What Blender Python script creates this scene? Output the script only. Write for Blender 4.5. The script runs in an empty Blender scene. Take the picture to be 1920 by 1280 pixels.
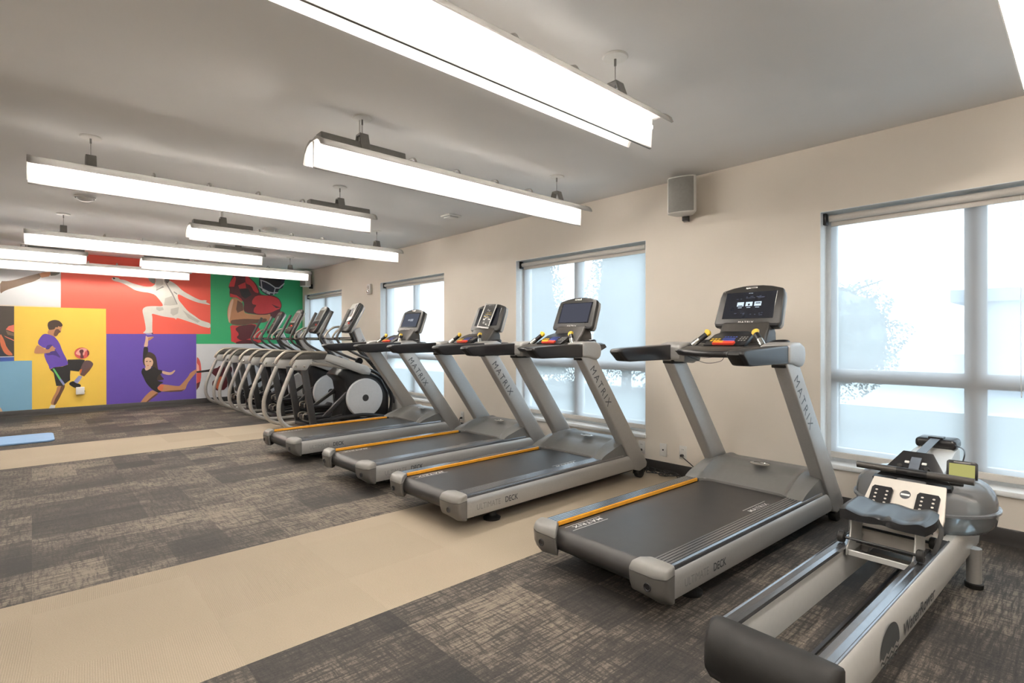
import bpy, bmesh, math, random
from mathutils import Matrix, Vector
random.seed(7)
C = bpy.context.scene
COL = bpy.context.scene.collection
PI = math.pi
def R(d): return math.radians(d)

# ------------------------------------------------------------------ camera, world, exposure
CAM_H = 1.2
cam_d = bpy.data.cameras.new('camera')
cam = bpy.data.objects.new('camera', cam_d)
COL.objects.link(cam)
cam.location = (0, 0, CAM_H)
cam.rotation_euler = (R(90), 0, R(-42.22))
cam_d.sensor_width = 36.0
cam_d.lens = 36.0 * 992.0 / 1920.0
cam_d.shift_y = -5.0 / 1920.0
cam_d.clip_start = 0.02
C.camera = cam

SKY_COL = (0.70, 0.87, 1.0)
SKY = 4.8
LAMP = 62.0
LAMP_COL = (1.0, 0.925, 0.84)
w = bpy.data.worlds.new('overcast_sky'); C.world = w
w.use_nodes = True
nt = w.node_tree; nt.nodes.clear()
out = nt.nodes.new('ShaderNodeOutputWorld'); bg = nt.nodes.new('ShaderNodeBackground')
tc = nt.nodes.new('ShaderNodeTexCoord'); sp = nt.nodes.new('ShaderNodeSeparateXYZ')
rp = nt.nodes.new('ShaderNodeValToRGB')
rp.color_ramp.elements[0].position = 0.0; rp.color_ramp.elements[0].color = (0.80, 0.92, 1.0, 1)
rp.color_ramp.elements[1].position = 0.7; rp.color_ramp.elements[1].color = (*SKY_COL, 1)
nt.links.new(tc.outputs['Generated'], sp.inputs[0]); nt.links.new(sp.outputs['Z'], rp.inputs[0])
nt.links.new(rp.outputs[0], bg.inputs[0]); bg.inputs[1].default_value = SKY
nt.links.new(bg.outputs[0], out.inputs[0])

C.view_settings.view_transform = 'Standard'
C.view_settings.look = 'None'
C.view_settings.exposure = 0.33
C.view_settings.gamma = 1.0
C.view_settings.use_curve_mapping = False
C.cycles.use_denoising = True
C.cycles.max_bounces = 10
C.cycles.transparent_max_bounces = 16
C.cycles.caustics_reflective = False
C.cycles.caustics_refractive = False
C.cycles.sample_clamp_indirect = 6.0

# ------------------------------------------------------------------ materials
MATS = {}
def principled(name):
    m = bpy.data.materials.new(name); m.use_nodes = True
    n = m.node_tree.nodes; b = n['Principled BSDF']
    MATS[name] = m
    return m, m.node_tree, b
def mat(name, col, rough=0.5, metal=0.0, noise=0.05, scale=40, bump=0.0, spec=0.5, bscale=None, coat=0.0):
    """principled with a faint procedural mottling of the colour and an optional bump"""
    m, t, b = principled(name)
    N = t.nodes.new
    tcn = N('ShaderNodeTexCoord'); nz = N('ShaderNodeTexNoise'); nz.inputs['Scale'].default_value = scale
    nz.inputs['Detail'].default_value = 3
    t.links.new(tcn.outputs['Object'], nz.inputs['Vector'])
    r = N('ShaderNodeValToRGB')
    lo = tuple(c * (1 - noise) for c in col); hi = tuple(min(1, c * (1 + noise)) for c in col)
    r.color_ramp.elements[0].position = 0.3; r.color_ramp.elements[0].color = (*lo, 1)
    r.color_ramp.elements[1].position = 0.7; r.color_ramp.elements[1].color = (*hi, 1)
    t.links.new(nz.outputs['Fac'], r.inputs[0]); t.links.new(r.outputs[0], b.inputs['Base Color'])
    b.inputs['Roughness'].default_value = rough; b.inputs['Metallic'].default_value = metal
    b.inputs['Specular IOR Level'].default_value = spec
    if coat: b.inputs['Coat Weight'].default_value = coat
    if bump:
        n2 = N('ShaderNodeTexNoise'); n2.inputs['Scale'].default_value = bscale or scale * 6
        t.links.new(tcn.outputs['Object'], n2.inputs['Vector'])
        bp = N('ShaderNodeBump'); bp.inputs['Strength'].default_value = bump; bp.inputs['Distance'].default_value = 0.002
        t.links.new(n2.outputs['Fac'], bp.inputs['Height']); t.links.new(bp.outputs[0], b.inputs['Normal'])
    return m
def emit(name, col, s):
    m = bpy.data.materials.new(name); m.use_nodes = True
    t = m.node_tree; t.nodes.clear()
    e = t.nodes.new('ShaderNodeEmission'); e.inputs[0].default_value = (*col, 1); e.inputs[1].default_value = s
    o = t.nodes.new('ShaderNodeOutputMaterial'); t.links.new(e.outputs[0], o.inputs[0])
    MATS[name] = m
    return m
def sheer(name, tint, clear, diff_col, transl=0.8, gloss=0.0, rough=0.05):
    """partly see-through sheet: transparent + translucent/diffuse (+ fresnel gloss)"""
    m = bpy.data.materials.new(name); m.use_nodes = True
    t = m.node_tree; t.nodes.clear(); N = t.nodes.new
    tr = N('ShaderNodeBsdfTransparent'); tr.inputs[0].default_value = (*tint, 1)
    cur = tr.outputs[0]
    if clear < 1:
        tl = N('ShaderNodeBsdfTranslucent'); tl.inputs[0].default_value = (*diff_col, 1)
        df = N('ShaderNodeBsdfDiffuse'); df.inputs[0].default_value = (*diff_col, 1)
        a = N('ShaderNodeMixShader'); a.inputs[0].default_value = transl
        t.links.new(df.outputs[0], a.inputs[1]); t.links.new(tl.outputs[0], a.inputs[2])
        x = N('ShaderNodeMixShader'); x.inputs[0].default_value = clear
        t.links.new(a.outputs[0], x.inputs[1]); t.links.new(cur, x.inputs[2]); cur = x.outputs[0]
    if gloss:
        g = N('ShaderNodeBsdfGlossy'); g.inputs['Roughness'].default_value = rough
        lw = N('ShaderNodeLayerWeight'); lw.inputs['Blend'].default_value = gloss
        x = N('ShaderNodeMixShader'); t.links.new(lw.outputs['Fresnel'], x.inputs[0])
        t.links.new(cur, x.inputs[1]); t.links.new(g.outputs[0], x.inputs[2]); cur = x.outputs[0]
    o = N('ShaderNodeOutputMaterial'); t.links.new(cur, o.inputs[0])
    MATS[name] = m
    return m

WALL = mat('warm_greige_paint', (0.83, 0.765, 0.68), 0.6, noise=0.015, scale=3, bump=0.05, bscale=180)
CEIL = mat('ceiling_paint', (0.86, 0.855, 0.85), 0.8, noise=0.015, scale=2, bump=0.05, bscale=150)
BASEB = mat('black_vinyl', (0.018, 0.016, 0.015), 0.45)
WHITEF = mat('white_vinyl_frame', (0.88, 0.90, 0.91), 0.35, noise=0.02)
WHITEP = mat('white_plastic', (0.80, 0.79, 0.76), 0.4, noise=0.02)
SILV = mat('silver_paint', (0.43, 0.425, 0.415), 0.36, metal=0.35, noise=0.03, scale=90)
SILVD = mat('grey_plastic', (0.225, 0.22, 0.21), 0.38, noise=0.03)
SILVM = mat('mid_grey_plastic', (0.115, 0.110, 0.102), 0.36, noise=0.03)
HOOD = mat('hood_grey_plastic', (0.15, 0.15, 0.146), 0.33, noise=0.03, bump=0.04, bscale=400)
ALU = mat('brushed_aluminium', (0.50, 0.51, 0.53), 0.30, metal=0.85, noise=0.05)
BEZ = mat('black_bezel_plastic', (0.022, 0.021, 0.020), 0.36, noise=0.06)
ALUD = mat('anodised_aluminium', (0.27, 0.28, 0.30), 0.24, metal=0.9, noise=0.05)
BLK = mat('black_plastic', (0.012, 0.012, 0.0135), 0.32, noise=0.1, spec=0.4)
BLKM = mat('matt_black_rubber', (0.011, 0.0105, 0.010), 0.55, noise=0.12, bump=0.1, spec=0.35)
BRN = mat('dark_taupe_plastic', (0.042, 0.038, 0.034), 0.40, noise=0.06, bump=0.05)
BELT = mat('running_belt_rubber', (0.021, 0.0195, 0.019), 0.40, noise=0.14, scale=14, bump=0.12, bscale=700)
ORNG = mat('amber_strip', (0.85, 0.38, 0.03), 0.35)
YEL = mat('yellow_plastic', (0.82, 0.55, 0.05), 0.35)
RED = mat('red_plastic', (0.75, 0.07, 0.04), 0.35)
BLUEB = mat('blue_plastic', (0.06, 0.10, 0.42), 0.35)
CHROME = mat('chrome', (0.78, 0.77, 0.74), 0.15, metal=1.0, noise=0.02)
SCREEN = mat('screen_glass', (0.012, 0.014, 0.022), 0.12, noise=0.2, scale=8, spec=0.6)
LETW = mat('white_print', (0.80, 0.80, 0.78), 0.5)
LETD = mat('dark_print', (0.05, 0.055, 0.06), 0.4)
LETG = mat('grey_print', (0.24, 0.24, 0.235), 0.4)
ICON = emit('lit_screen_icons', (0.75, 0.88, 1.0), 0.85)
ICOND = emit('dim_screen_picture', (0.20, 0.22, 0.30), 0.35)
CREAM = mat('cream_powder_coat', (0.66, 0.62, 0.56), 0.4, noise=0.02)
WHALU = mat('satin_white_aluminium', (0.60, 0.60, 0.585), 0.38, metal=0.25, noise=0.02)
LCD = emit('lit_lcd', (0.50, 0.48, 0.17), 0.75)
BRNZ = mat('satin_bronze_tube', (0.30, 0.27, 0.23), 0.33, metal=0.5)
TUBES = mat('silver_tube_paint', (0.44, 0.42, 0.39), 0.34, metal=0.35)
DISC = mat('pale_grey_disc', (0.55, 0.57, 0.60), 0.4, noise=0.03)
LAMPM = emit('fluorescent_tube', LAMP_COL, LAMP)
REFL = mat('white_reflector', (0.80, 0.79, 0.77), 0.35, noise=0.02)
REFLO = mat('grey_reflector_outside', (0.42, 0.41, 0.39), 0.4, noise=0.03)
GEAR = mat('grey_gear_box', (0.22, 0.215, 0.205), 0.45)
STEEL = mat('steel_cable', (0.32, 0.31, 0.30), 0.3, metal=0.9)
BLUEMAT = mat('blue_foam', (0.20, 0.34, 0.55), 0.6, noise=0.04, bump=0.1)
FABR = sheer('sheer_solar_screen', (0.97, 0.985, 1.0), 0.25, (0.55, 0.55, 0.56), 0.8)
GLASS = sheer('window_pane', (0.96, 0.985, 0.985), 1.0, (1, 1, 1), gloss=0.12, rough=0.0)
TANK = sheer('clear_tank', (0.92, 0.93, 0.95), 0.60, (0.64, 0.645, 0.67), 0.4, gloss=0.24, rough=0.04)
WATER = sheer('tank_water', (0.80, 0.88, 0.90), 0.82, (0.50, 0.62, 0.66), 0.5, gloss=0.10, rough=0.03)
SLEEVE = sheer('clear_sleeve', (0.9, 0.9, 0.9), 0.8, (0.7, 0.7, 0.7), 0.3, gloss=0.4, rough=0.08)
PERF = sheer('perforated_reflector', (1, 1, 1), 0.20, (0.62, 0.61, 0.59), 0.0)
ROLLF = mat('beige_roller_fabric', (0.60, 0.57, 0.53), 0.8, noise=0.03, scale=200)
GROUND = mat('pale_concrete', (0.62, 0.66, 0.66), 0.9, noise=0.06, scale=2)
LAWN = mat('winter_lawn', (0.115, 0.13, 0.12), 0.95, noise=0.15, scale=3)
LEAF = mat('tree_leaves', (0.19, 0.225, 0.215), 0.7, noise=0.2)
BARK = mat('tree_bark', (0.12, 0.10, 0.08), 0.9, noise=0.3)
STUCCO = mat('pale_stucco', (0.60, 0.64, 0.70), 0.9, noise=0.04)
STUCD = mat('grey_roof_trim', (0.42, 0.47, 0.54), 0.8, noise=0.04)

def carpet_dark():
    m, t, b = principled('patchwork_carpet')
    N = t.nodes.new; L = t.links.new
    def math_(op, a, b2=None, clampv=False):
        n = N('ShaderNodeMath'); n.operation = op; n.use_clamp = clampv
        for i, x in enumerate((a, b2)):
            if x is None: continue
            if isinstance(x, (int, float)): n.inputs[i].default_value = x
            else: L(x, n.inputs[i])
        return n.outputs[0]
    tcn = N('ShaderNodeTexCoord'); s = N('ShaderNodeSeparateXYZ'); L(tcn.outputs['Object'], s.inputs[0])
    def cells(w_, h_, ox=0.0, oy=0.0, seed=0.0):
        cx = math_('FLOOR', math_('DIVIDE', math_('ADD', s.outputs[0], ox), w_)); cy = math_('FLOOR', math_('DIVIDE', math_('ADD', s.outputs[1], oy), h_))
        cb = N('ShaderNodeCombineXYZ'); L(cx, cb.inputs[0]); L(cy, cb.inputs[1]); cb.inputs[2].default_value = seed
        wn = N('ShaderNodeTexWhiteNoise'); wn.noise_dimensions = '3D'; L(cb.outputs[0], wn.inputs['Vector'])
        return wn.outputs['Value']
    def stretched(sx, sy, det=4, rough=0.6):
        mp = N('ShaderNodeMapping'); mp.inputs['Scale'].default_value = (sx, sy, 1); L(tcn.outputs['Object'], mp.inputs[0])
        nz = N('ShaderNodeTexNoise'); nz.inputs['Scale'].default_value = 1; nz.inputs['Detail'].default_value = det
        nz.inputs['Roughness'].default_value = rough; L(mp.outputs[0], nz.inputs['Vector'])
        return nz.outputs['Fac']
    tile = cells(0.585, 0.585, 0.0, 0.41)
    half = cells(0.585, 0.2925, 0.29, 0.41, 3.0)
    small = cells(0.39, 0.195, 0.1, 0.41, 7.0)
    h1 = stretched(6, 75, 5, 0.72); v1 = stretched(62, 9, 5, 0.72)
    big = stretched(2.2, 2.2, 3)
    fine = stretched(120, 120, 2)
    # worn cross-hatch: dark scratches along both directions
    def scratch(x, lo, hi):
        r = N('ShaderNodeMapRange'); r.inputs['From Min'].default_value = lo; r.inputs['From Max'].default_value = hi; r.clamp = True
        L(x, r.inputs['Value']); return r.outputs[0]
    sc = math_('MULTIPLY', scratch(h1, 0.38, 0.58), scratch(v1, 0.34, 0.54))
    patch = math_('ADD', math_('MULTIPLY', tile, 0.34), math_('ADD', math_('MULTIPLY', half, 0.36), math_('MULTIPLY', small, 0.18)))
    patch = math_('ADD', patch, math_('MULTIPLY', math_('SUBTRACT', big, 0.5), 0.8))
    val = math_('ADD', math_('MULTIPLY', math_('SUBTRACT', patch, 0.12), 0.62), math_('MULTIPLY', math_('MULTIPLY', sc, math_('ADD', patch, 0.12)), 0.80))
    val = math_('ADD', val, math_('MULTIPLY', math_('SUBTRACT', fine, 0.5), 0.55), True)
    r = N('ShaderNodeValToRGB'); e = r.color_ramp.elements
    e[0].position = 0.05; e[0].color = (0.010, 0.009, 0.0085, 1)
    e[1].position = 0.92; e[1].color = (0.190, 0.158, 0.124, 1)
    k = e.new(0.42); k.color = (0.038, 0.032, 0.027, 1)
    L(val, r.inputs[0]); L(r.outputs[0], b.inputs['Base Color'])
    b.inputs['Roughness'].default_value = 0.75; b.inputs['Specular IOR Level'].default_value = 0.45
    bp = N('ShaderNodeBump'); bp.inputs['Strength'].default_value = 0.35; bp.inputs['Distance'].default_value = 0.003
    L(fine, bp.inputs['Height']); L(bp.outputs[0], b.inputs['Normal'])
    return m
def carpet_light():
    m, t, b = principled('ribbed_beige_carpet')
    N = t.nodes.new; L = t.links.new
    tcn = N('ShaderNodeTexCoord')
    br = N('ShaderNodeTexChecker'); br.inputs['Scale'].default_value = 1 / 0.585
    mp = N('ShaderNodeMapping'); mp.inputs['Location'].default_value = (0.0, 0.41, 0.1); L(tcn.outputs['Object'], mp.inputs[0]); L(mp.outputs[0], br.inputs['Vector'])
    ws = []
    for d, rot in ((0, 0), (1, PI / 2)):
        q = N('ShaderNodeMapping'); q.inputs['Rotation'].default_value = (0, 0, rot + 0.06); L(tcn.outputs['Object'], q.inputs[0])
        wv = N('ShaderNodeTexWave'); wv.inputs['Scale'].default_value = 42; wv.inputs['Distortion'].default_value = 1.2; wv.inputs['Detail'].default_value = 2; wv.inputs['Detail Scale'].default_value = 6
        L(q.outputs[0], wv.inputs['Vector']); ws.append(wv.outputs['Fac'])
    mx = N('ShaderNodeMix'); L(br.outputs['Fac'], mx.inputs[0]); L(ws[0], mx.inputs[2]); L(ws[1], mx.inputs[3])
    nz = N('ShaderNodeTexNoise'); nz.inputs['Scale'].default_value = 220; L(tcn.outputs['Object'], nz.inputs['Vector'])
    nb = N('ShaderNodeTexNoise'); nb.inputs['Scale'].default_value = 1.5; L(tcn.outputs['Object'], nb.inputs['Vector'])
    # per tile tone
    fl = N('ShaderNodeVectorMath'); fl.operation = 'SNAP'; fl.inputs[1].default_value = (0.585, 0.585, 5); L(mp.outputs[0], fl.inputs[0])
    wn = N('ShaderNodeTexWhiteNoise'); L(fl.outputs[0], wn.inputs['Vector'])
    def mad(a, k, c):
        n = N('ShaderNodeMath'); n.operation = 'MULTIPLY_ADD'; n.inputs[1].default_value = k; L(a, n.inputs[0])
        if isinstance(c, (int, float)): n.inputs[2].default_value = c
        else: L(c, n.inputs[2])
        return n.outputs[0]
    v = mad(mx.outputs[0], 0.15, mad(nz.outputs['Fac'], 0.5, mad(nb.outputs['Fac'], 0.2, mad(wn.outputs['Value'], 0.12, -0.02))))
    r = N('ShaderNodeValToRGB'); e = r.color_ramp.elements
    e[0].position = 0.1; e[0].color = (0.225, 0.183, 0.135, 1); e[1].position = 0.9; e[1].color = (0.45, 0.38, 0.29, 1)
    L(v, r.inputs[0]); L(r.outputs[0], b.inputs['Base Color'])
    b.inputs['Roughness'].default_value = 0.8; b.inputs['Specular IOR Level'].default_value = 0.3
    bp = N('ShaderNodeBump'); bp.inputs['Strength'].default_value = 0.3; bp.inputs['Distance'].default_value = 0.003
    L(mx.outputs[0], bp.inputs['Height']); L(bp.outputs[0], b.inputs['Normal'])
    return m
CARD = carpet_dark(); CARL = carpet_light()

# ------------------------------------------------------------------ mesh helpers
class MB:
    def __init__(s): s.v = []; s.f = []; s.m = []
    def add(s, vs, fs, m=0, M=None):
        o = len(s.v)
        s.v += [tuple(M @ Vector(p)) for p in vs] if M is not None else [tuple(p) for p in vs]
        for f in fs: s.f.append(tuple(i + o for i in f)); s.m.append(m)
        return s
    def box(s, x0, x1, y0, y1, z0, z1, m=0, M=None):
        v = [(x, y, z) for x in (x0, x1) for y in (y0, y1) for z in (z0, z1)]
        return s.add(v, [(0, 1, 3, 2), (4, 6, 7, 5), (0, 4, 5, 1), (2, 3, 7, 6), (0, 2, 6, 4), (1, 5, 7, 3)], m, M)
    def prism(s, poly, axis, a, b, m=0, M=None):
        def P(u, v, w):
            return {'y': (u, w, v), 'x': (w, u, v), 'z': (u, v, w)}[axis]
        n = len(poly)
        vs = [P(u, v, a) for u, v in poly] + [P(u, v, b) for u, v in poly]
        fs = [tuple(range(n)), tuple(range(2 * n - 1, n - 1, -1))] + [(i, (i + 1) % n, n + (i + 1) % n, n + i) for i in range(n)]
        return s.add(vs, fs, m, M)
    def loft(s, secs, m=0, closed=True, caps=True, M=None):
        n = len(secs[0]); vs = [p for sec in secs for p in sec]; fs = []
        for k in range(len(secs) - 1):
            for i in range(n if closed else n - 1):
                j = (i + 1) % n
                fs.append((k * n + i, k * n + j, (k + 1) * n + j, (k + 1) * n + i))
        if caps and closed:
            fs.append(tuple(range(n))); fs.append(tuple(range(len(secs) * n - 1, (len(secs) - 1) * n - 1, -1)))
        return s.add(vs, fs, m, M)
    def tube(s, path, r, n=10, m=0, caps=True, closed=False, M=None, sy=1.0):
        P = [Vector(p) for p in path]; k = len(P)
        rr = r if isinstance(r, (list, tuple)) else [r] * k
        T = []
        for i in range(k):
            a = P[(i - 1) % k] if (closed or i > 0) else P[i]; b = P[(i + 1) % k] if (closed or i < k - 1) else P[i]
            T.append((b - a).normalized())
        up = Vector((0, 0, 1)) if abs(T[0].z) < 0.9 else Vector((0, 1, 0))
        nrm = (up - T[0] * up.dot(T[0])).normalized(); secs = []
        for i in range(k):
            nrm = (nrm - T[i] * nrm.dot(T[i])).normalized(); bn = T[i].cross(nrm)
            secs.append([P[i] + nrm * (rr[i] * sy * math.cos(2 * PI * j / n)) + bn * (rr[i] * math.sin(2 * PI * j / n)) for j in range(n)])
        if closed: secs.append(secs[0])
        return s.loft(secs, m, True, caps and not closed, M)
    def lathe(s, prof, n=32, m=0, M=None, caps=False):
        secs = [[(r * math.cos(2 * PI * j / n), r * math.sin(2 * PI * j / n), z) for j in range(n)] for r, z in prof]
        return s.loft(secs, m, True, caps, M)
    def cyl(s, p0, p1, r, n=16, m=0, M=None): return s.tube([p0, p1], r, n, m, True, False, M)
    def text(s, txt, size, M, m=0, ext=0.0, bold=0.0, space=1.0, sx=1.0, align='LEFT'):
        cu = bpy.data.curves.new('t', 'FONT'); cu.body = txt; cu.size = size; cu.extrude = ext; cu.offset = bold
        cu.space_character = space; cu.align_x = align; cu.resolution_u = 3
        o = bpy.data.objects.new('t', cu); COL.objects.link(o)
        bpy.context.view_layer.update()
        me = bpy.data.meshes.new_from_object(o.evaluated_get(bpy.context.evaluated_depsgraph_get()))
        vs = [(v.co.x * sx, v.co.y, v.co.z) for v in me.vertices]; fs = [tuple(p.vertices) for p in me.polygons]
        bpy.data.objects.remove(o); bpy.data.curves.remove(cu); bpy.data.meshes.remove(me)
        return s.add(vs, fs, m, M)
    def build(s, name, mats, parent=None, bevel=None, angle=32, label=None, M=None, flat=False, cut=None, bang=25):
        if not isinstance(mats, (list, tuple)): mats = [mats]
        bm = bmesh.new()
        vs = [bm.verts.new(p) for p in s.v]
        for f, mi in zip(s.f, s.m):
            try:
                fa = bm.faces.new([vs[i] for i in f]); fa.material_index = mi
            except ValueError: pass
        if not flat: bmesh.ops.recalc_face_normals(bm, faces=bm.faces)
        if bevel:
            bm.normal_update()
            ed = [e for e in bm.edges if len(e.link_faces) == 2 and e.calc_face_angle(0) > R(bang)]
            bmesh.ops.bevel(bm, geom=ed, offset=bevel[0], segments=bevel[1], affect='EDGES', clamp_overlap=True, profile=0.5)
        if cut:
            (co, no, keep_above) = cut
            g = bm.verts[:] + bm.edges[:] + bm.faces[:]
            rr = bmesh.ops.bisect_plane(bm, geom=g, plane_co=co, plane_no=no, clear_inner=keep_above, clear_outer=not keep_above)
            ee = [e for e in rr['geom_cut'] if isinstance(e, bmesh.types.BMEdge)]
            bmesh.ops.holes_fill(bm, edges=ee, sides=0)
        me = bpy.data.meshes.new(name); bm.to_mesh(me); bm.free()
        for mm in mats: me.materials.append(mm)
        me.polygons.foreach_set('use_smooth', [not flat] * len(me.polygons))
        if not flat: me.set_sharp_from_angle(angle=R(angle))
        me.update()
        o = bpy.data.objects.new(name, me); COL.objects.link(o)
        if parent: o.parent = parent
        if M is not None: o.matrix_local = M
        if label: o['label'] = label
        return o
def tag(o, label, cat, group=None):
    o['label'] = label; o['category'] = cat
    if group: o['group'] = group
    return o
def thing(name, label, cat, loc=(0, 0, 0), rz=0.0, group=None):
    o = bpy.data.objects.new(name, None); COL.objects.link(o)
    o.empty_display_size = 0.2; o.location = loc; o.rotation_euler = (0, 0, rz)
    return tag(o, label, cat, group)
def struct(o): o['kind'] = 'structure'; return o
def copy_tree(o, parent=None):
    c = o.copy(); COL.objects.link(c)
    if parent: c.parent = parent
    for ch in list(o.children): copy_tree(ch, c)
    return c
def frame(o, x, y, z=(0, 0, 0)):
    """matrix from origin and x,y axis vectors (z axis = x cross y)"""
    x = Vector(x).normalized(); y = Vector(y); y = (y - x * y.dot(x)).normalized(); zz = x.cross(y)
    M = Matrix((x, y, zz)).transposed().to_4x4(); M.translation = Vector(o)
    return M
def smooth(pts, k=5):
    P = [Vector(p) for p in pts]; o = []
    for i in range(len(P) - 1):
        a, b, c, d = P[max(i - 1, 0)], P[i], P[i + 1], P[min(i + 2, len(P) - 1)]
        for j in range(k):
            t = j / k
            o.append(0.5 * ((2 * b) + (c - a) * t + (2 * a - 5 * b + 4 * c - d) * t * t + (3 * b - a - 3 * c + d) * t ** 3))
    return o + [P[-1]]
def circle(cx, cy, rx, ry, n=24, a0=0, a1=2 * PI):
    return [(cx + rx * math.cos(a0 + (a1 - a0) * i / n), cy + ry * math.sin(a0 + (a1 - a0) * i / n)) for i in range(n)]
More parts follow.
